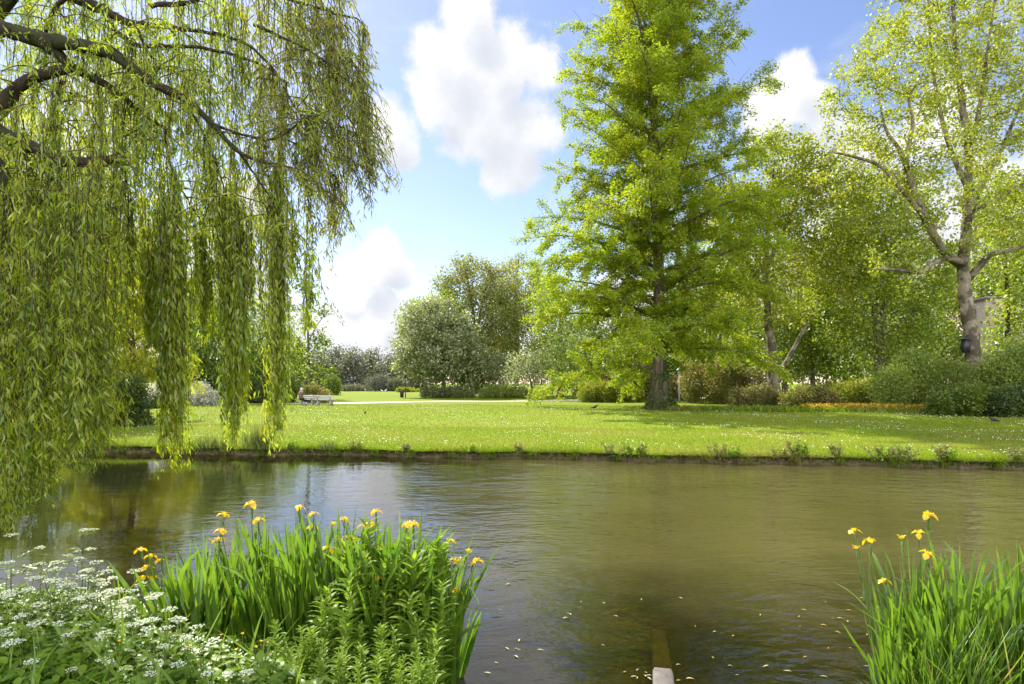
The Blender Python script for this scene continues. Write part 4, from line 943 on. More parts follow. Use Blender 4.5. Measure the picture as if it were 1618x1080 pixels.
# ------------------------------------------------------------------ foreground plants
def fan_mesh(seed, hmin, hmax, nb, lean=.16):
    g = rng_(seed); n = nb; S = 9; u = np.linspace(0, 1, S); a0 = g.uniform(0, PI); L = g.uniform(hmin, hmax, n); sl = np.linspace(-1, 1, n) + g.normal(0, .2, n); lat = sl * lean * 1.4 + g.normal(0, .05, n); bend = np.where(g.random(n) < .16, g.uniform(.5, 1.0, n), np.abs(g.normal(.04, .10, n)))
    dirx = np.array([math.cos(a0), math.sin(a0), 0]); diry = np.array([-math.sin(a0), math.cos(a0), 0]); dy = g.normal(0, .07, n)
    C = np.zeros((n, S, 3))
    for q in range(n):
        ang = lat[q] + np.sign(lat[q] + 1e-6) * bend[q] * u ** 3 * 1.5; dz = np.cos(ang); dx = np.sin(ang); st = L[q] / (S - 1)
        cx = np.concatenate([[0], np.cumsum(dx[:-1]) * st]); cz = np.concatenate([[0], np.cumsum(dz[:-1]) * st]); C[q] = dirx * (cx + sl[q] * .025)[:, None] + diry * (dy[q] * u * L[q])[:, None] + np.array([0, 0, 1]) * (cz - .06)[:, None]
    prof = np.interp(u, [0, .12, .5, .8, .93, 1], [.8, .9, 1, .72, .38, .02]); hw = g.uniform(.017, .030, n)[:, None] * prof[None]
    tw = g.normal(0, .5, n); sd = dirx[None] * np.cos(tw)[:, None] + diry[None] * np.sin(tw)[:, None]; mb = MB(); mb.ribbons(C, hw, sd[:, None, :], .28); return mb.mesh('iris_blades', M['iris_leaf'])


FAN = [fan_mesh(300 + k, .84, 1.32, 7) for k in range(9)]; FANS = [fan_mesh(320 + k, .50, .98, 8, .22) for k in range(7)]


def place_fan(mesh, x, y, rz, sc, label, group, tilt=(0, 0)):
    o = link('iris_blades', mesh); o.location = (x, y, max(float(near_z(x, y)), -.22) - .02); o.rotation_euler = (tilt[0], tilt[1], rz); o.scale = (sc, sc, sc); return tag(o, label, 'iris leaves', group)


g = rng_(340); LL = 'fan of upright green iris leaves in the big clump at the left water edge'; LR = 'fan of green iris leaves in the clump at the right water edge'
for k in range(98):
    px = g.uniform(278, 655) if k < 80 else g.uniform(655, 725); d = g.uniform(4.7, 5.55) if px < 600 else g.uniform(4.6, 5.0); x = (px - CX) / F * d; sc = np.interp(px, [285, 330, 430, 600, 655, 725], [.78, .86, 1.02, 1.0, .98, .72]) * g.uniform(.85, 1.08)
    place_fan(FAN[k % 9], x, d, g.uniform(0, 6.28), sc, LL, 'iris leaf fans in the left clump', (g.normal(0, .05), g.normal(-.26 if px < 340 else (.10 if px > 640 else 0), .06)))
for k in range(84):
    px = 1400 + abs(g.normal(0, 1)) * 110 if k < 62 else g.uniform(1560, 1700); px = min(px, 1720); d = g.uniform(4.2, 4.95); x = (px - CX) / F * d
    place_fan((FANS if g.random() < .45 else FAN)[k % 7], x, d, g.uniform(0, 6.28), np.interp(px, [1385, 1450, 1600], [.72, .86, .9]) * g.uniform(.8, 1.08), LR, 'iris leaf fans in the right clump', (g.normal(0, .06), g.normal(0, .07)))
# a few single drooping blades reaching out over the water
def blade_obj(pts, hw, label):
    pts = np.array([P(*p) for p in pts]); C = smooth_poly(pts, 4); S = len(C); u = np.linspace(0, 1, S); mb = MB(); mb.ribbons(C[None], (hw * np.interp(u, [0, .5, .85, 1], [.8, 1, .6, .03]))[None], np.array([[[.15, .3, 1.]]]), .25)
    o = mb.build('iris_blades', M['iris_leaf'], None, pts[0]); o.location = pts[0]; return tag(o, label, 'iris leaf')


blade_obj([(700, 1085, 4.75), (725, 1010, 4.72), (750, 990, 4.7), (770, 988, 4.68)], .013, 'single iris leaf bent out over the water right of the left clump, lower one')
blade_obj([(690, 1060, 4.8), (715, 960, 4.75), (740, 925, 4.7), (758, 955, 4.66)], .010, 'thin iris leaf arching over the water with its tip hanging down')
blade_obj([(690, 1060, 4.8), (708, 990, 4.75), (728, 960, 4.7), (775, 972, 4.68)], .009, 'pale thin leaf arching out level over the water')
blade_obj([(1400, 1080, 4.6), (1385, 1060, 4.6), (1355, 1020, 4.6), (1330, 982, 4.6)], .014, 'long dark iris leaf leaning left over the water from the right clump')
blade_obj([(1420, 1070, 4.6), (1390, 990, 4.6), (1350, 940, 4.6), (1310, 915, 4.6)], .004, 'thin grass stalk leaning left from the right clump')


def flower_mesh(seed, openness=1.0):
    g = rng_(seed); mb = MB(); S = 7; u = np.linspace(0, 1, S); C = []; hw = []; sd = []
    for k in range(3):
        a = k * 2 * PI / 3 + g.normal(0, .12); o = np.array([math.cos(a), math.sin(a), 0]); r = .068 * u * openness + .004; z = .018 + .028 * np.sin(u * PI * .8) - .036 * u ** 2.4 * openness
        C.append(o * r[:, None] + np.array([0, 0, 1]) * z[:, None]); hw.append(np.interp(u, [0, .3, .6, .8, 1], [.005, .010, .026, .026, .006])); sd.append(np.array([-math.sin(a), math.cos(a), g.normal(0, .15)]))
        a2 = a + .1; o2 = np.array([math.cos(a2), math.sin(a2), 0]); C.append(o2 * (.034 * u + .003)[:, None] + np.array([0, 0, 1]) * (.022 + .030 * np.sin(u * PI * .62))[:, None]); hw.append(np.interp(u, [0, .5, .85, 1], [.004, .008, .011, .004])); sd.append(np.array([-math.sin(a2), math.cos(a2), 0]))
        a3 = a + PI / 3; o3 = np.array([math.cos(a3), math.sin(a3), 0]); C.append(o3 * (.016 * u + .003)[:, None] + np.array([0, 0, 1]) * (.018 + .036 * u)[:, None]); hw.append(np.interp(u, [0, .5, 1], [.003, .007, .002])); sd.append(np.array([-math.sin(a3), math.cos(a3), 0]))
    mb.ribbons(np.array(C), np.array(hw), np.array(sd)[:, None, :], -.2); return mb.mesh('flower', M['iris_petal'], smooth=True)


FLO = [flower_mesh(360 + k) for k in range(5)]; FBUD = flower_mesh(370, .28)


def iris_stalk(px, py, d, seed, label, group, bud=False, sc=1.0):
    g = rng_(seed); top = P(px, py, d); bx = top[0] + g.normal(0, .04) + (((1460 if px > 1000 else 520) - CX) / F * d - top[0]) * (.42 if px > 700 else .15); by = d + g.normal(0, .05); base = np.array([bx, by, max(float(near_z(bx, by)), -.2)])
    root = thing('yellow_iris', label, 'iris', base, group=group); mb = MB(); u = np.linspace(0, 1, 9)[:, None]; pts = base + (top - base) * u + np.array([1, .4, 0]) * (np.sin(u * PI) * g.normal(0, .025)); mb.tube(pts, np.linspace(.006, .0042, 9), 6)
    # green bracts below the flower and along the stalk
    for q, (w, l) in enumerate([(.93, .085), (.90, .07), (.66, .12)]):
        o = base + (top - base) * w; a = g.uniform(0, 6.28); dv = np.array([math.cos(a) * .22, math.sin(a) * .22, 1.]); C = o + np.linspace(0, l, 5)[:, None] * unit(dv)[None]; mb.ribbons(C[None], np.array([[.005, .0085, .008, .005, .0006]]), np.array([[[-math.sin(a), math.cos(a), 0]]]), .5)
    mb.build('stem', M['iris_stem'], root, base)
    f = link('flower', FBUD if bud else FLO[seed % 5], root); f.location = top - base - np.array([0, 0, .022]); f.rotation_euler = (g.normal(0, .22), g.normal(0, .22), g.uniform(0, 6.28)); s_ = sc * g.uniform(.9, 1.1); f.scale = (s_, s_, s_)


fl = [(222, 868, 5.3), (238, 878, 5.2), (252, 885, 5.2), (232, 896, 5.15), (226, 912, 5.1), (243, 912, 5.1), (353, 812, 5.1), (349, 838, 5.05), (345, 852, 5.1), (397, 796, 5.1), (408, 821, 5.15), (473, 801, 5.1), (495, 811, 5.1), (493, 832, 5.15), (525, 828, 5.05), (544, 820, 5.1), (517, 866, 4.95), (550, 848, 5.0), (562, 850, 5.0), (575, 831, 5.05), (585, 827, 5.1), (594, 808, 5.1), (601, 864, 4.95), (597, 910, 4.75), (645, 827, 5.0), (654, 828, 5.0), (710, 855, 4.9), (715, 884, 4.85), (725, 885, 4.85), (741, 872, 4.9), (754, 886, 4.85), (720, 934, 4.8)]
fl.sort(); buds = {(525, 828), (741, 872)}
for q, (px, py, d) in enumerate(fl):
    hi = 'budding' if (px, py) in buds else 'flowering'
    iris_stalk(px, py, d, 400 + q, f'{hi} yellow iris stalk in the left clump, ' + ('leftmost of that clump' if q == 0 else f'{ORD[q]} from its left end'), 'flowering irises in the left clump', (px, py) in buds, .80)
fr = [(1350, 838, 4.6), (1352, 866, 4.6), (1374, 853, 4.6), (1397, 917, 4.5), (1425, 850, 4.65), (1452, 841, 4.65), (1462, 874, 4.55), (1467, 813, 4.7)]
for q, (px, py, d) in enumerate(fr):
    hi = 'budding' if px in (1352, 1425) else 'flowering'
    iris_stalk(px, py, d, 440 + q, f'{hi} yellow iris stalk in the right clump, ' + ('leftmost of that clump' if q == 0 else f'{ORD[q]} from its left end'), 'flowering irises in the right clump', px in (1352, 1425), .80)


# willowherb: upright leafy stems in front of the left clump
def herb_proto(seed, h):
    g = rng_(seed); root = thing('willowherb', 'upright leafy willowherb stem in front of the left irises', 'plant', (0, 0, 0), group='willowherb stems before the irises'); u = np.linspace(0, 1, 8)[:, None]
    tip = np.array([g.normal(0, .06), g.normal(0, .06), h]); pts = tip * u + np.array([1, .5, 0]) * np.sin(u * PI) * g.normal(0, .02); mb = MB(); mb.tube(pts, np.linspace(.005, .0025, 8), 6); mb.build('stem', M['herb_stem'], root)
    C = []; hw = []; sd = []; z = .05; a = 0; S = 6; t = np.linspace(0, 1, S)
    while z < 1.0:
        for k in range(2):
            aa = a + k * PI + g.normal(0, .25); o = np.array([math.cos(aa), math.sin(aa), 0]); L = g.uniform(.11, .18) * (1 - .45 * max(0, z - .75) / .25) * (.7 + .3 * min(1, z * 4)); el = g.uniform(.35, .9) + .5 * max(0, z - .8) * 3
            ang = el - 1.1 * t ** 1.5 * g.uniform(.4, 1.2); st = L / (S - 1); r = np.concatenate([[0], np.cumsum(np.cos(ang[:-1]) * st)]); zz = np.concatenate([[0], np.cumsum(np.sin(ang[:-1]) * st)]); p0 = np.array([np.interp(z, u[:, 0], pts[:, q]) for q in range(3)])
            C.append(p0 + o * r[:, None] + np.array([0, 0, 1]) * zz[:, None]); hw.append(L * .135 * np.array([.35, .9, 1, .8, .45, .03])); sd.append([-math.sin(aa), math.cos(aa), g.normal(0, .2)])
        a += 1.6 + g.normal(0, .3); z += g.uniform(.028, .042) / h * .9 * (1 - .45 * (z > .85))
    mb = MB(); mb.ribbons(np.array(C), np.array(hw), np.array(sd)[:, None, :], .3); mb.build('leaves', M['herb'], root); return root


g = rng_(500); protos = [herb_proto(510 + k, h) for k, h in enumerate((.72, .8, .88, .95, .66))]; used = set()
hs = [(595, 815), (630, 850), (612, 868), (575, 878), (650, 880), (672, 885), (690, 868), (700, 850), (560, 900), (540, 920), (520, 935), (500, 950), (585, 930), (610, 940), (635, 930), (660, 940), (680, 945), (545, 970), (570, 985), (600, 990), (630, 985), (655, 1000), (520, 990), (495, 1000), (480, 1010), (678, 1010), (610, 1030), (640, 1040), (575, 1040), (540, 1040), (505, 1045), (665, 1050), (465, 1040), (700, 920), (555, 860), (592, 895), (625, 905)] + [(440 + (k % 9) * 30 + (k * 7) % 13, 985 + (k // 9) * 26 + (k * 5) % 11) for k in range(36)]
for q, (px, py) in enumerate(hs):
    d = np.interp(py, [815, 900, 1000, 1090], [4.95, 4.6, 4.1, 3.5]) + g.normal(0, .06); t = P(px, py, d); k = q % 5; h = (.72, .8, .88, .95, .66)[k]; zb = float(near_z(t[0], d)); zb = max(zb, -.15); s_ = np.clip((t[2] - zb) / h, .45, 1.6); loc = (t[0], d, zb)
    if k not in used: used.add(k); o = protos[k]; o.location = loc; o.scale = (s_,) * 3; o.rotation_euler = (0, 0, g.uniform(0, 6))
    else: o = copy_tree(protos[k], loc, g.uniform(0, 6), s_)


# white umbels over ground cover at the lower left
def umbel_proto(seed, h, nu):
    g = rng_(seed); root = thing('cow_parsley', 'white flowering cow parsley plant on the near bank at lower left', 'plant', (0, 0, 0), group='white umbel plants on the near bank'); st = MB(); lf = MB(); fork = np.array([0, 0, h * .55]); st.tube([(0, 0, -.03), (0.01, 0, h * .3), fork], [.005, .0045, .004], 6)
    for k in range(nu):
        a = k * 2.4 + g.normal(0, .3); sp = .03 + .10 * g.random() * (nu > 1); c = np.array([math.cos(a) * sp, math.sin(a) * sp, h * g.uniform(.88, 1.05)]); st.tube([fork, (fork + c) / 2 + [0, 0, .02], c], [.0035, .003, .0025], 5)
        mb = MB(); nr = g.integers(11, 16); rU = g.uniform(.040, .062)
        for r in range(nr):
            aa = r * 2.399; rr = rU * math.sqrt((r + .5) / nr); e = c + np.array([math.cos(aa) * rr, math.sin(aa) * rr, .028 - rr * .2 + g.normal(0, .003)]); st.edges([c], [e], [.0012], [.0008], 3)
            m = 12; off = g.normal(0, 1, (m, 3)) * np.array([.0046, .0046, .002]); mb.leaves(e + off, np.stack([g.normal(0, 1, m), g.normal(0, 1, m), g.normal(.3, .3, m)], 1), .0078, .0078, g, fold=0)
        mb.build('umbel', M['umbel'], root)
    for k in range(7):
        a = g.uniform(0, 6.28); z0 = h * g.uniform(.15, .6); L = g.uniform(.10, .2); o = np.array([math.cos(a), math.sin(a), .35]); b0 = np.array([0, 0, z0]); tip = b0 + o * L; st.edges([b0], [tip], [.002], [.0015], 4); m = 26; u = g.uniform(.3, 1.05, m); pp = b0 + o * (L * u)[:, None]; sgn = np.where(g.random(m) < .5, -1, 1)[:, None]
        lf.leaves(pp, o * .6 + np.array([-math.sin(a), math.cos(a), 0]) * sgn + g.normal(0, .15, (m, 3)), g.uniform(.02, .05, m), g.uniform(.010, .02, m), g, side=np.tile([[math.cos(a), math.sin(a), .1]], (m, 1)))
    st.build('stem', M['herb_stem'], root); lf.build('leaves', M['ground_leaf'], root); return root


g = rng_(600); up = [umbel_proto(610 + k, .5, nu) for k, nu in enumerate((1, 1, 2, 1, 1, 2))]; used = set()
us = [(8, 855), (18, 848), (65, 857), (80, 880), (75, 890), (130, 838), (145, 830), (120, 875), (140, 870), (150, 862), (135, 893), (148, 885), (85, 905), (80, 920), (100, 918), (125, 912), (150, 900), (8, 940), (28, 935), (60, 950), (95, 930), (135, 945), (140, 960), (155, 920), (160, 940), (178, 935), (190, 925), (205, 940), (212, 950), (195, 960), (185, 972), (200, 975), (225, 922), (235, 948), (65, 990), (88, 985), (112, 1004), (5, 1000), (10, 1012), (35, 1010), (20, 1020), (170, 995), (160, 1010), (150, 1020), (205, 990), (225, 985), (240, 998), (265, 970), (285, 975), (290, 985), (270, 992), (262, 1014), (288, 1006), (318, 990), (170, 1042), (45, 1045), (120, 1048), (260, 1045), (232, 1070), (335, 1066), (375, 1068), (10, 895), (45, 915), (110, 855), (175, 905), (215, 905), (245, 935), (0, 970), (40, 975), (330, 1010)]
us = [u_ for k_, u_ in enumerate(us) if not (u_[1] < 890 and k_ % 3 == 0)]
for q, (px, py) in enumerate(us):
    d = np.interp(py, [830, 900, 980, 1070], [6.0, 5.1, 4.1, 3.15]) + g.normal(0, .08); t = P(px, py, d); zb = float(near_z(t[0], d)); s_ = np.clip((t[2] - zb) / .5, .5, 1.0); k = int(g.integers(0, 6)); loc = (t[0], d, t[2] - .5 * s_)
    if k not in used: used.add(k); o = up[k]; o.location = loc; o.scale = (s_,) * 3; o.rotation_euler = (0, 0, g.uniform(0, 6))
    else: copy_tree(up[k], loc, g.uniform(0, 6), s_)

# ground cover leaves
def ground_cover():
    g = rng_(700); mb = MB(); pet = MB(); S = 5; t = np.linspace(0, 1, S); N = 14000; C = []; hw = []; sd = []
    px = np.where(g.random(N) < .8, g.uniform(-90, 470, N), g.uniform(430, 720, N)); d = 2.3 + g.random(N) * 4.4; x = (px - CX) / F * d; ok = (d < shore_y(x) + .02) & ((px < 450) | (d < 3.6)); x = x[ok]; d = d[ok]
    z0 = near_z(x, d); h = g.uniform(.05, .32, len(x)) ** 1.0 * np.clip((shore_y(x) - d) * 1.2 + .35, .3, 1)
    for xi, yi, zi, hi in zip(x, d, z0, h):
        tip = np.array([xi + g.normal(0, .05), yi + g.normal(0, .05), zi + hi]); a0 = g.uniform(0, 6.28); tl = g.normal(0, .3, 2); k = g.integers(1, 4); big = g.uniform(.75, 1.25)
        for q in range(k):
            a = a0 + (q - (k - 1) / 2) * 1.25 + g.normal(0, .15); o = np.array([math.cos(a), math.sin(a), tl[0] * math.cos(a) + tl[1] * math.sin(a) + .12]); L = g.uniform(.04, .082) * big; r = t * L
            C.append(tip + o * r[:, None] + np.array([0, 0, -1]) * (.22 * L * t ** 2)[:, None] * 1.5); hw.append(L * .27 * np.array([.2, .95, 1, .62, .02])); sd.append([-math.sin(a), math.cos(a), g.normal(0, .22)])
    mb.ribbons(np.array(C), np.array(hw), np.array(sd)[:, None, :], .22); n = len(x); A = np.stack([x, d, z0 - .02], 1)
    mb.edges(A, np.stack([x, d, z0 + h], 1), np.full(n, .0025), np.full(n, .0018), 3)
    # long thin grasses and dock-like blades amongst them
    n = 260; px = g.uniform(-60, 500, n); d = g.uniform(2.6, 6.2, n); x = (px - CX) / F * d; ok = d < shore_y(x); x = x[ok]; d = d[ok]; n = len(x); u = np.linspace(0, 1, 7)[None, :, None]; dv = np.stack([g.normal(0, .35, n), g.normal(0, .35, n), np.ones(n)], 1)[:, None]; L = g.uniform(.25, .6, n)[:, None, None]
    Cg = np.stack([x, d, near_z(x, d)], 1)[:, None] + dv * L * u + np.array([1, 0, 0]) * (g.normal(0, .16, n)[:, None, None]) * u ** 2.5; mb.ribbons(Cg, g.uniform(.004, .011, n)[:, None] * np.array([[.7, .9, 1, 1, .8, .5, .03]]), rvec(g, n)[:, None] * np.array([1, 1, .1]), .2)
    tag(mb.build('ground_cover', M['ground_leaf']), 'low leafy ground cover on the near bank', 'ground cover', kind='stuff')
    # grass inside the right clump
    mb = MB(); n = 800; px = 1405 + np.abs(g.normal(0, 1, n)) * 120; d = g.uniform(3.9, 4.9, n); x = (px - CX) / F * d; z = np.maximum(near_z(x, d), -.15); dv = np.stack([g.normal(0, .3, n), g.normal(0, .25, n), np.ones(n)], 1)[:, None]; L = (g.uniform(.25, .75, n) * np.interp(px, [1390, 1480], [.6, 1]))[:, None, None]
    Cg = np.stack([x, d, z], 1)[:, None] + dv * L * u + np.array([1, .3, 0]) * (g.normal(0, .16, n)[:, None, None]) * u ** 2.5; mb.ribbons(Cg, g.uniform(.003, .007, n)[:, None] * np.array([[.7, .9, 1, 1, .8, .5, .03]]), rvec(g, n)[:, None] * np.array([1, 1, .1]), .2); tag(mb.build('long_grass', M['iris_leaf']), 'thin long grass growing through the right iris clump', 'grass', kind='stuff')


ground_cover()
# buttercups
g = rng_(720); bc = [(188, 1012), (268, 999), (312, 1047), (300, 1020), (404, 1022), (412, 1013), (350, 1003), (374, 1026), (422, 1015), (425, 1036), (383, 1001)]
mbb = MB()
for k in range(5): a = k * 2 * PI / 5; mbb.leaves([(0, 0, 0)], [(math.cos(a), math.sin(a), .45)], .014, .013, g, side=np.array([[-math.sin(a), math.cos(a), 0]]), fold=.1, mid=.6)
bm_ = mbb.mesh('flower', M['buttercup']); bc.sort()
for q, (px, py) in enumerate(bc):
    d = np.interp(py, [1000, 1050], [4.3, 3.5]); t = P(px, py, d); zb = float(near_z(t[0], d)); root = thing('buttercup', 'small yellow buttercup in the near ground cover, ' + ('leftmost one' if q == 0 else ORD[q] + ' from left'), 'flower', (t[0], d, zb), group='buttercups in the ground cover'); mb = MB(); mb.tube([(0, 0, 0), (.01, 0, (t[2] - zb) * .5), (0, 0, t[2] - zb)], [.002, .0017, .0013], 5); mb.build('stem', M['herb_stem'], root); f = link('flower', bm_, root); f.location = (0, 0, t[2] - zb); f.rotation_euler = (.3, .1, q)

# floating leaves
mb = MB(); g = rng_(730); S = 6; t = np.linspace(0, 1, S); mb.ribbons(np.stack([t * .085, .006 * np.sin(t * 3), .003 + .006 * np.sin(t * 4)], 1)[None], np.array([[.001, .006, .0085, .007, .004, .0004]]), np.array([[[0, 1., 0]]]), .15)
fm = [mb.mesh('floating_leaf', M['iris_petal']), None]
k = NT('dry_leaf'); bs = k.n('ShaderNodeBsdfPrincipled'); bs.inputs['Base Color'].default_value = (.50, .36, .07, 1); bs.inputs['Roughness'].default_value = .7; k.l(bs.outputs[0], k.out.inputs[0]); fm[0].materials[0] = k.m
k = NT('pale_leaf'); bs = k.n('ShaderNodeBsdfPrincipled'); bs.inputs['Base Color'].default_value = (.36, .33, .20, 1); bs.inputs['Roughness'].default_value = .7; k.l(bs.outputs[0], k.out.inputs[0]); fm[1] = fm[0].copy(); fm[1].materials[0] = k.m
for q in range(64):
    while True:
        px, py = g.uniform(770, 1400), 900 + 180 * g.random() ** .7; d = CAMZ / (py - HY) * F; x = (px - CX) / F * d
        if q < 12: x, d = 1.12 + g.normal(0, .10), 4.95 + g.normal(0, .06); break
        if d > shore_y(x) + .15: break
    o = link('floating_leaf', fm[q % 3 == 0]); o.location = (x, d, .004); s_ = g.uniform(.25, .8); o.scale = (s_,) * 3; o.rotation_euler = (0, 0, g.uniform(0, 6.28)); tag(o, 'small fallen willow leaf floating on the open pond water', 'leaf', 'fallen leaves floating on the pond')

# sunken timber beam
mb = MB(); a = np.array([1.00, 4.1, .16]); e = np.array([1.62, 7.0, -.50]); ax = unit(e - a); sdv = unit(np.cross(ax, [0, 0, 1])); upv = np.cross(sdv, ax); n = 26; g = rng_(740)
for q in range(n + 1):
    c = a + (e - a) * q / n; w = .078 + g.normal(0, .0025); h = .07 + g.normal(0, .002); ch = .016
    ring = [(-w, -h), (w, -h), (w, h - ch), (w - ch, h), (-w + ch, h), (-w, h - ch)]; mb.v.append(np.array([c + sdv * u_ + upv * v_ for u_, v_ in ring], np.float32))
mb.n = (n + 1) * 6; i = np.arange(n)[:, None] * 6; j = np.arange(6)[None]; kk = (j + 1) % 6; mb.f4.append(np.stack([i + j, i + kk, i + 6 + kk, i + 6 + j], -1).reshape(-1, 4).astype(np.int32)); mb.f4.append(np.array([(0, 5, 4, 3)], np.int32)); mb.f4.append(np.array([(0, 3, 2, 1)], np.int32))
o = mb.build('timber_beam', M['beam'], None, a); o.location = a; tag(o, 'grey timber beam sloping down into the water at the near bank', 'beam')

# ------------------------------------------------------------------ park furniture, people, birds, cars, building
def bench(px, d, rz, label):
    root = thing('park_bench', label, 'bench', (float((px - CX) / F * d), d, float(lawn_z((px - CX) / F * d, d))), rz, 'benches by the path')
    mb = MB(); [mb.box((0, y, .45), (1.6, .11, .045)) for y in (.04, .17, .30)]; mb.build('seat', M['bench_wood'], root)
    mb = MB(); [mb.box((0, -.06 - k * .035, .58 + k * .16), (1.6, .035, .11)) for k in range(2)]; mb.build('backrest', M['bench_wood'], root)
    for s in (-.55, .55):
        mb = MB(); mb.box((s, .17, .40), (.09, .42, .07)); mb.box((s, .30, .19), (.09, .14, .38)); mb.box((s, .04, .19), (.09, .14, .38))
        c = np.array([(s, -.03, .40), (s, -.07, .62), (s, -.10, .84)]); mb.tube(c, [.05, .04, .035], 8); mb.build('leg', M['concrete'], root)
    return root


bench(512, 50.0, R(-8), 'pale slatted park bench by the path, the empty right one'); bench(484, 50.6, R(-24), 'pale slatted park bench with the seated person')


def skin_body(name, J, E, rad, mat, parent):
    me = bpy.data.meshes.new(name); me.from_pydata(J, E, []); o = link(name, me, parent); md = o.modifiers.new('s', 'SKIN'); sv = me.skin_vertices[0].data
    for k, r in enumerate(rad): sv[k].radius = (r, r)
    sv[0].use_root = True; md2 = o.modifiers.new('u', 'SUBSURF'); md2.levels = md2.render_levels = 1; bpy.context.view_layer.update(); dg = bpy.context.evaluated_depsgraph_get(); m2 = bpy.data.meshes.new_from_object(o.evaluated_get(dg)); o.modifiers.clear(); o.data = m2; m2.materials.clear(); m2.materials.append(mat); m2.polygons.foreach_set('use_smooth', np.ones(len(m2.polygons), bool)); return o


def person():
    root = thing('person', 'person in brown coat and pale cap seated on the left bench', 'person', (float((473.5 - CX) / F * 50.4), 50.55, float(lawn_z(-17, 50.5))), R(-24))
    J = [(0, .12, .52), (0, .08, .75), (0, .10, .98), (0, .13, 1.10), (0, .15, 1.20), (0, .16, 1.30)]; E = [(0, 1), (1, 2), (2, 3), (3, 4), (4, 5)]; rad = [.15, .14, .15, .065, .085, .075]
    for s in (-1, 1):
        k = len(J); J += [(s * .17, .10, .98), (s * .24, .18, .76), (s * .16, .40, .66), (s * .14, .47, .65)]; E += [(2, k), (k, k + 1), (k + 1, k + 2), (k + 2, k + 3)]; rad += [.07, .055, .04, .035]
        for f in range(5): J.append((s * (.10 + .018 * f), .55 - .012 * abs(f - 2), .63)); E.append((k + 3, len(J) - 1)); rad.append(.010)
        k = len(J); J += [(s * .10, .18, .52), (s * .11, .56, .50), (s * .11, .54, .10), (s * .11, .70, .04)]; E += [(0, k), (k, k + 1), (k + 1, k + 2), (k + 2, k + 3)]; rad += [.09, .07, .05, .04]
    skin_body('body', J, E, rad, M['skin'], root)
    J = [(0, .12, .46), (0, .07, .74), (0, .09, .99), (0, .11, 1.06)]; E = [(0, 1), (1, 2), (2, 3)]; rad = [.19, .17, .18, .09]
    for s in (-1, 1): k = len(J); J += [(s * .18, .10, .99), (s * .25, .18, .76), (s * .17, .38, .66)]; E += [(2, k), (k, k + 1), (k + 1, k + 2)]; rad += [.09, .072, .055]
    skin_body('coat', J, E, rad, M['coat'], root)
    J = [(0, .14, .50)]; E = []; rad = [.14]
    for s in (-1, 1): k = len(J); J += [(s * .10, .20, .52), (s * .11, .56, .50), (s * .11, .54, .12)]; E += [(0, k), (k, k + 1), (k + 1, k + 2)]; rad += [.105, .085, .07]
    skin_body('trousers', J, E, rad, M['trousers'], root)
    mb = MB(); mb.sphere((0, .155, 1.27), (.105, .115, .09)); mb.box((0, .28, 1.27), (.14, .10, .015)); mb.build('cap', M['cap'], root, smooth=True)


person()
root = thing('bag', 'grey bag with black straps lying under the left bench', 'bag', (float((482 - CX) / F * 50.3), 50.2, float(lawn_z(-16.4, 50.2))), R(-20)); mb = MB(); mb.sphere((0, 0, .14), (.26, .13, .14), 14, 8); mb.build('body', M['bag'], root, smooth=True)
for s in (-.1, .1): mb = MB(); a = np.linspace(0, PI, 9); mb.tube(np.stack([s + 0 * a, -.13 * np.cos(a), .15 + .15 * np.sin(a)], 1), .018, 6); mb.build('strap', M['black'], root)
x = float((446 - CX) / F * 52); root = thing('bollard', 'short pale post beside the path left of the benches', 'post', (x, 52, float(lawn_z(x, 52)))); mb = MB(); mb.tube([(0, 0, -.1), (0, 0, .4), (0, 0, .92), (0, 0, 1.0)], [.075, .075, .07, .045], 12); mb.build('post', M['concrete'], root, smooth=True); mb = MB(); mb.tube([(0, 0, .84), (0, 0, .88)], [.079, .079], 12); mb.build('band', M['black'], root)

x = float((635 - CX) / F * 74); root = thing('litter_bin', 'dark litter bin on the far lawn beside a thin pole', 'bin', (x, 74, float(lawn_z(x, 74)))); mb = MB(); mb.tube([(0, 0, .05), (0, 0, .7), (0, 0, .72)], [.19, .23, .22], 16); mb.build('body', M['black'], root, smooth=True); mb = MB(); mb.tube([(0, 0, .74), (0, 0, .80), (0, 0, .84)], [.25, .24, .12], 16); mb.build('lid', M['black'], root, smooth=True); mb = MB(); mb.tube([(0, .1, -.1), (0, .1, .72)], .03, 8); mb.build('post', M['concrete'], root)


def lamp(px, d, h, label, mat):
    x = float((px - CX) / F * d); root = thing('street_lamp', label, 'lamp post', (x, d, float(lawn_z(x, d)))); mb = MB(); mb.tube([(0, 0, -.1), (0, 0, .6), (0, 0, .62), (0, 0, h - .45)], [.07, .065, .045, .04], 12); mb.build('pole', mat, root, smooth=True)
    mb = MB(); mb.tube([(0, 0, h - .50), (0, 0, h - .45), (0, 0, h - .15)], [.06, .12, .20], 8); mb.build('lantern', M['lamp_glass'], root); mb = MB(); mb.tube([(0, 0, h - .148), (0, 0, h - .10), (0, 0, h + .04), (0, 0, h + .10)], [.27, .25, .10, .02], 8); mb.build('hood', mat, root)


lamp(1073.5, 54, 2.95, 'grey lamp post with hooded lantern right of the conifer trunk', M['lamp_grey']); lamp(640.5, 75.5, 4.6, 'thin dark lamp post beside the far litter bin', M['black'])

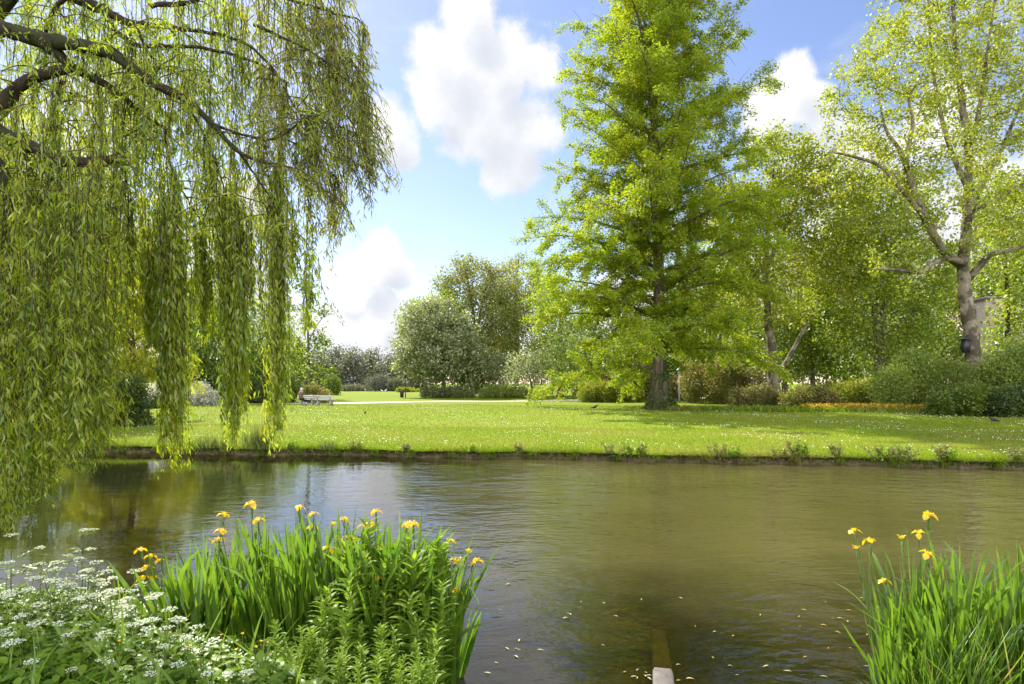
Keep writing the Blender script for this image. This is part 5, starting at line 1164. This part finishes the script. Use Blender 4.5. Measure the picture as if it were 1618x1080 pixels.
# fence of wooden posts and red brown board beyond the conifer
x0 = (861 - CX) / F * 86; root = thing('wooden_fence', 'low wooden post and rail fence beyond the conifer branches', 'fence', (x0, 86, float(lawn_z(x0, 86))))
for k, (dx, h) in enumerate([(0, 1.15), (1.0, .95), (1.9, .85)]): mb = MB(); mb.tube([(dx, 0, -.1), (dx, 0, h * .9), (dx, 0, h)], [.085, .08, .05], 10); mb.build('post', M['post_wood'], root, smooth=True)
mb = MB(); mb.box((.5, .09, .84), (1.3, .04, .10)); mb.box((1.45, .09, .70), (1.1, .04, .09)); mb.build('rail', M['post_wood'], root)
x = (910 - CX) / F * 84; root = thing('notice_board', 'red brown board on short posts beyond the conifer', 'board', (x, 84, float(lawn_z(x, 84)))); mb = MB(); mb.box((0, 0, .55), (.42, .05, .85)); mb.build('panel', M['red_board'], root)
for s in (-.24, .24): mb = MB(); mb.box((s, 0, .5), (.06, .06, 1.05)); mb.build('post', M['post_wood'], root)


def car(px, d, rz, paint, label):
    x = float((px - CX) / F * d); root = thing('parked_car', label, 'car', (x, d, float(lawn_z(x, d))), rz); prof = [(-2.1, .35), (-2.12, .75), (-1.95, .92), (-1.5, .98), (-1.05, 1.38), (-.4, 1.48), (.4, 1.46), (1.05, 1.02), (1.75, .88), (2.08, .70), (2.1, .35)]; mb = MB(); n = len(prof); v = []
    for w, ins in ((-.86, 0), (-.80, .02), (.80, .02), (.86, 0)):
        for (a, z) in prof: v.append((a, w * (1 - .16 * max(0, z - .95) / .5) if abs(w) < .9 else w, z))
    v = np.array(v).reshape(4, n, 3); v[0, :, 2] = np.minimum(v[0, :, 2], .9); v[3, :, 2] = np.minimum(v[3, :, 2], .9); i = np.arange(3)[:, None] * n; j = np.arange(n - 1)[None]; mb.add(v, np.stack([i + j, i + j + 1, i + n + j + 1, i + n + j], -1).reshape(-1, 4))
    for s in (0, 3): mb.add(np.concatenate([v[s], [[0, v[s, 0, 1], .5]]]), None, [(q, q + 1, n) for q in range(n - 1)] + [(n - 1, 0, n)])
    mb.build('body', paint, root)
    for s in (-1, 1):
        mb = MB(); y = s * .80; mb.add([(-1.25, y, 1.0), (.85, y, 1.0), (.38, y * .90, 1.40), (-.95, y * .90, 1.36)], [(0, 1, 2, 3)]); mb.build('side_window', M['car_glass'], root)
        for xx in (-1.3, 1.32):
            mb = MB(); a = np.linspace(0, 1, 2); mb.tube([(xx, s * .70, .32), (xx, s * .89, .32)], [.32, .32], 20); w = mb.build('wheel', M['tyre'], root); mb = MB(); mb.tube([(xx, s * .89, .32), (xx, s * .905, .32)], [.20, .18], 16); mb.build('rim', M['lamp_grey'], w)
        mb = MB(); mb.box((-2.10, s * .66, .78), (.05, .25, .14)); mb.build('tail_light', M['lamp_red'], root); mb = MB(); mb.box((2.05, s * .62, .70), (.08, .3, .12)); mb.build('headlight', M['lamp_glass'], root)
    mb = MB(); mb.add([(.98, -.68, 1.08), (.98, .68, 1.08), (.46, .62, 1.45), (.46, -.62, 1.45)], [(0, 1, 2, 3)]); mb.build('windscreen', M['car_glass'], root)
    mb = MB(); mb.add([(-1.49, -.68, 1.02), (-1.49, .68, 1.02), (-1.10, .64, 1.37), (-1.10, -.64, 1.37)], [(0, 1, 2, 3)]); mb.build('rear_window', M['car_glass'], root)


car(1290, 64, R(70), M['car_paint'], 'white parked car half hidden behind the low yellow green hedge'); car(1384, 66, R(8), M['car_paint_silver'], 'silver parked car half hidden behind the rounded bush')


def building():
    x = (1584 - CX) / F * 78; z0 = .56; root = thing('brick_building', 'pinkish brick house showing through leaves behind the huge plane tree', 'building', (x, 78, z0), R(-6)); W, D, H = 9.0, 9.0, 11.6; mb = MB(); mb.box((0, 0, H / 2), (W, D, H)); mb.build('wall', brick_mat(), root)
    mb = MB(); mb.box((0, 0, H + .13), (W + .5, D + .5, .24)); mb.build('roof', plain_mat('roof_edge', (.20, .18, .16), (.28, .25, .22), .8, 6), root)
    for r in range(3):
        for c in range(3):
            xx, zz = -W / 2 + 1.6 + c * 2.9, 1.9 + r * 3.1; mb = MB(); y = -D / 2 - .02; t = .09
            for bx in ((xx, zz + .75, 1.3, t), (xx, zz - .75, 1.3, t), (xx - .61, zz, t, 1.41), (xx + .61, zz, t, 1.41)): mb.box((bx[0], y, bx[1]), (bx[2], .08, bx[3]))
            f = mb.build('window', M['white_frame'], root); mb = MB(); mb.box((xx, y + .005, zz), (1.13, .04, 1.41)); mb.build('pane', M['window_glass'], f)


building()
# dark nest box on the plane trunk
p = P(1526, 547, 39.05); root = thing('nest_box', 'black box strapped to the trunk of the huge plane tree', 'box', p, R(12)); mb = MB(); mb.box((0, 0, 0), (.42, .34, .78), M=Matrix.Rotation(R(8), 3, 'Y')); mb.build('body', M['black'], root); mb = MB(); mb.box((.03, 0, .42), (.52, .44, .05), M=Matrix.Rotation(R(8), 3, 'Y')); mb.build('lid', M['black'], root)


def bird(px, py_d, mat, label, sc, rz, name='bird', neck=0.0):
    x = float((px - CX) / F * py_d); root = thing(name, label, 'bird', (x, py_d, float(lawn_z(x, py_d)) + .02), rz)
    J = [(0, 0, .16), (.09, 0, .20), (.14, 0, .25 + neck * .5), (.17, 0, .285 + neck), (.20, 0, .285 + neck), (-.10, 0, .14), (-.20, 0, .11), (-.27, 0, .09)]; E = [(0, 1), (1, 2), (2, 3), (3, 4), (0, 5), (5, 6), (6, 7)]; rad = [.075, .06, .035, .04, .022, .06, .03, .02]
    b = skin_body('body', [tuple(np.array(j) * sc) for j in J], E, [r * sc for r in rad], mat, root); mb = MB(); mb.tube(np.array([(.215, 0, .285 + neck), (.245, 0, .28 + neck), (.275, 0, .27 + neck)]) * sc, np.array([.016, .011, .002]) * sc, 7); mb.build('beak', M['beak'], root)
    for s in (-1, 1): mb = MB(); mb.tube(np.array([(.01, s * .03, .12), (0, s * .03, .06), (.01, s * .03, -.01), (.04, s * .03, -.015)]) * sc, .008 * sc, 5); mb.build('leg', M['beak'], root)


bird(1570, 29.5, M['crow'], 'black crow standing on the shaded lawn at far right', 1.0, R(160)); bird(940, 41, M['crow'], 'dark bird on the lawn left of the conifer shadow', 1.1, R(10)); bird(577, 36.5, M['bird_grey'], 'small brownish bird alone in the middle of the sunny lawn', .8, R(-60)); bird(603, 128, M['white_feather'], 'white goose at the far lawn end, left one of two', 1.2, R(180), 'goose', .12); bird(609.5, 128.5, M['white_feather'], 'white goose at the far lawn end, right one of two', 1.25, R(5), 'goose', .12)

# ------------------------------------------------------------------ sky, sun, camera
SUN_AZ, SUN_EL = R(-30), R(42)      # azimuth from straight ahead, to the left
sd = Vector((math.sin(SUN_AZ) * math.cos(SUN_EL), math.cos(SUN_AZ) * math.cos(SUN_EL), math.sin(SUN_EL)))
lt = bpy.data.lights.new('sun', 'SUN'); lt.energy = 5.0; lt.angle = R(.6); lt.color = (1, .95, .86); so = link('sun', lt); so.rotation_euler = sd.to_track_quat('Z', 'Y').to_euler()

w = bpy.data.worlds.new('World'); scene.world = w; w.use_nodes = True; nt = w.node_tree; nt.nodes.clear()


def wn(t, **kw):
    n = nt.nodes.new(t)
    for a, v in kw.items(): setattr(n, a, v)
    return n


grp = bpy.data.node_groups.new('cloud_density', 'ShaderNodeTree'); grp.interface.new_socket('Dir', in_out='INPUT', socket_type='NodeSocketVector'); grp.interface.new_socket('Density', in_out='OUTPUT', socket_type='NodeSocketFloat')
gi = grp.nodes.new('NodeGroupInput'); go = grp.nodes.new('NodeGroupOutput'); gl = grp.links.new


def gn(t, **kw):
    n = grp.nodes.new(t)
    for a, v in kw.items(): setattr(n, a, v)
    return n


def gm(op, a, b_=None, c=None):
    n = gn('ShaderNodeMath', operation=op)
    for q, v in enumerate((a, b_, c)):
        if v is None: continue
        if isinstance(v, (int, float)): n.inputs[q].default_value = v
        else: gl(v, n.inputs[q])
    return n.outputs[0]


nz1 = gn('ShaderNodeTexNoise'); nz1.inputs['Scale'].default_value = 11; nz1.inputs['Detail'].default_value = 8; nz1.inputs['Roughness'].default_value = .62; gl(gi.outputs[0], nz1.inputs['Vector'])
nz2 = gn('ShaderNodeTexNoise'); nz2.inputs['Scale'].default_value = 3.0; nz2.inputs['Detail'].default_value = 5; nz2.inputs['Roughness'].default_value = .55; gl(gi.outputs[0], nz2.inputs['Vector'])
blobs = [(742, 30, 62), (715, 105, 85), (795, 110, 92), (850, 105, 50), (755, 190, 88), (825, 200, 72), (805, 262, 62), (690, 165, 48), (612, 205, 58), (632, 240, 40),
         (598, 402, 48), (572, 424, 50), (632, 430, 32), (535, 440, 30), (600, 492, 44), (575, 525, 60), (615, 530, 50), (530, 515, 50), (560, 575, 75), (610, 580, 60), (480, 560, 80),
         (1255, 120, 55), (1230, 165, 60), (1280, 160, 50), (1215, 200, 50), (1310, 250, 95), (1400, 330, 130), (1500, 400, 150), (1580, 330, 140), (1620, 470, 150), (1350, 440, 130), (1200, 480, 110), (1480, 200, 90),
         (60, 250, 130), (180, 160, 90), (350, 470, 110), (380, 330, 70), (-100, 420, 160), (200, 450, 120), (980, 500, 90), (900, 560, 70), (1750, 300, 200)]
acc = None
for (px, py, r) in blobs:
    v = unit(np.array([(px - CX) / F, 1, (HY - py) / F])); k = 1 / math.sqrt(1 + ((px - CX) / F) ** 2 + ((HY - py) / F) ** 2); rr = r / F * k * .98
    dn = gn('ShaderNodeVectorMath', operation='DISTANCE'); gl(gi.outputs[0], dn.inputs[0]); dn.inputs[1].default_value = tuple(v); m = gm('MULTIPLY_ADD', dn.outputs['Value'], -1 / rr, 1.0); acc = m if acc is None else gm('SMOOTH_MAX', acc, m, .22)
back = gm('MULTIPLY_ADD', nz2.outputs['Fac'], 5.0, -1.9)     # unseen cumulus behind the camera, added for fill light
sepg = gn('ShaderNodeSeparateXYZ'); gl(gi.outputs[0], sepg.inputs[0]); bm = gm('MULTIPLY_ADD', sepg.outputs[1], -6.0, -.6)
bm2 = gm('MINIMUM', gm('MAXIMUM', bm, 0.0), 1.0); back = gm('MULTIPLY_ADD', bm2, gm('ADD', back, 2.0), -2.0)
acc = gm('MAXIMUM', acc, back)
den = gm('ADD', acc, gm('MULTIPLY_ADD', nz1.outputs['Fac'], 1.7, -.85)); den = gm('ADD', den, gm('MULTIPLY_ADD', nz2.outputs['Fac'], .5, -.25)); gl(den, go.inputs[0])

tc = wn('ShaderNodeTexCoord'); g1 = wn('ShaderNodeGroup'); g1.node_tree = grp; nt.links.new(tc.outputs['Generated'], g1.inputs[0])
ofs = wn('ShaderNodeVectorMath', operation='ADD'); ofs.inputs[1].default_value = (-.025, 0, .05); nt.links.new(tc.outputs['Generated'], ofs.inputs[0]); nrmn = wn('ShaderNodeVectorMath', operation='NORMALIZE'); nt.links.new(ofs.outputs[0], nrmn.inputs[0]); g2 = wn('ShaderNodeGroup'); g2.node_tree = grp; nt.links.new(nrmn.outputs[0], g2.inputs[0])


def wmr(src, a, b_, c, d_, sm=True):
    n = wn('ShaderNodeMapRange', interpolation_type='SMOOTHSTEP' if sm else 'LINEAR'); nt.links.new(src, n.inputs[0])
    for q, v in enumerate((a, b_, c, d_)): n.inputs[q + 1].default_value = v
    return n.outputs[0]


mask0 = wmr(g1.outputs[0], .05, .46, 0, 1)
wmp = wn('ShaderNodeMapping'); wmp.inputs['Scale'].default_value = (2.2, 2.2, 6.0); wmp.inputs['Rotation'].default_value = (0, R(25), 0); nt.links.new(tc.outputs['Generated'], wmp.inputs[0]); wno = wn('ShaderNodeTexNoise'); wno.inputs['Scale'].default_value = 1.6; wno.inputs['Detail'].default_value = 7; wno.inputs['Roughness'].default_value = .62; nt.links.new(wmp.outputs[0], wno.inputs[0])
wisp = wmr(wno.outputs['Fac'], .50, .78, 0, .55); mxx = wn('ShaderNodeMath', operation='MAXIMUM'); nt.links.new(mask0, mxx.inputs[0]); nt.links.new(wisp, mxx.inputs[1]); mask = mxx.outputs[0]; shade = wmr(g2.outputs[0], .0, 1.05, 0, 1)
sky = wn('ShaderNodeTexSky', sky_type='NISHITA'); sky.sun_disc = False; sky.sun_elevation = SUN_EL; sky.sun_rotation = SUN_AZ; sky.air_density = 1.0; sky.dust_density = .25; sky.ozone_density = 2.5; sky.altitude = 0
SKY = .080
tint = wn('ShaderNodeMix', data_type='RGBA', blend_type='MULTIPLY'); tint.inputs[0].default_value = 1; tint.inputs[7].default_value = (1.06, .95, 1.0, 1); nt.links.new(sky.outputs[0], tint.inputs[6])
bg1 = wn('ShaderNodeBackground'); nt.links.new(tint.outputs[2], bg1.inputs[0]); bg1.inputs[1].default_value = SKY
cr = wn('ShaderNodeMix', data_type='RGBA'); nt.links.new(shade, cr.inputs[0]); cr.inputs[6].default_value = (1.0, 1.0, 1.0, 1); cr.inputs[7].default_value = (.72, .76, .84, 1)
bg2 = wn('ShaderNodeBackground'); nt.links.new(cr.outputs[2], bg2.inputs[0]); sepw = wn('ShaderNodeSeparateXYZ'); nt.links.new(tc.outputs['Generated'], sepw.inputs[0]); nt.links.new(wmr(sepw.outputs[1], .25, -.5, .45, 1.9), bg2.inputs[1])   # unseen rear clouds brightened to throw more fill light
mx = wn('ShaderNodeMixShader'); nt.links.new(mask, mx.inputs[0]); nt.links.new(bg1.outputs[0], mx.inputs[1]); nt.links.new(bg2.outputs[0], mx.inputs[2]); ow = wn('ShaderNodeOutputWorld'); nt.links.new(mx.outputs[0], ow.inputs[0])

cam = bpy.data.cameras.new('camera'); cam.sensor_width = 36; cam.lens = 36 * F / 1618; cam.shift_y = (HY - 540) / 1618; cam.clip_start = .05; cam.clip_end = 5000
co = link('camera', cam); co.location = (0, 0, CAMZ); co.rotation_euler = (R(90), 0, 0); scene.camera = co
vs = scene.view_settings; vs.view_transform = 'Standard'; vs.look = 'None'; vs.gamma = 1; vs.exposure = 1.26
scene.render.engine = 'CYCLES'; c = scene.cycles; c.max_bounces = 6; c.diffuse_bounces = 3; c.glossy_bounces = 3; c.transmission_bounces = 3; c.transparent_max_bounces = 8; c.use_denoising = True; c.caustics_reflective = False; c.caustics_refractive = False
try: c.denoiser = 'OPENIMAGEDENOISE'
except Exception: pass
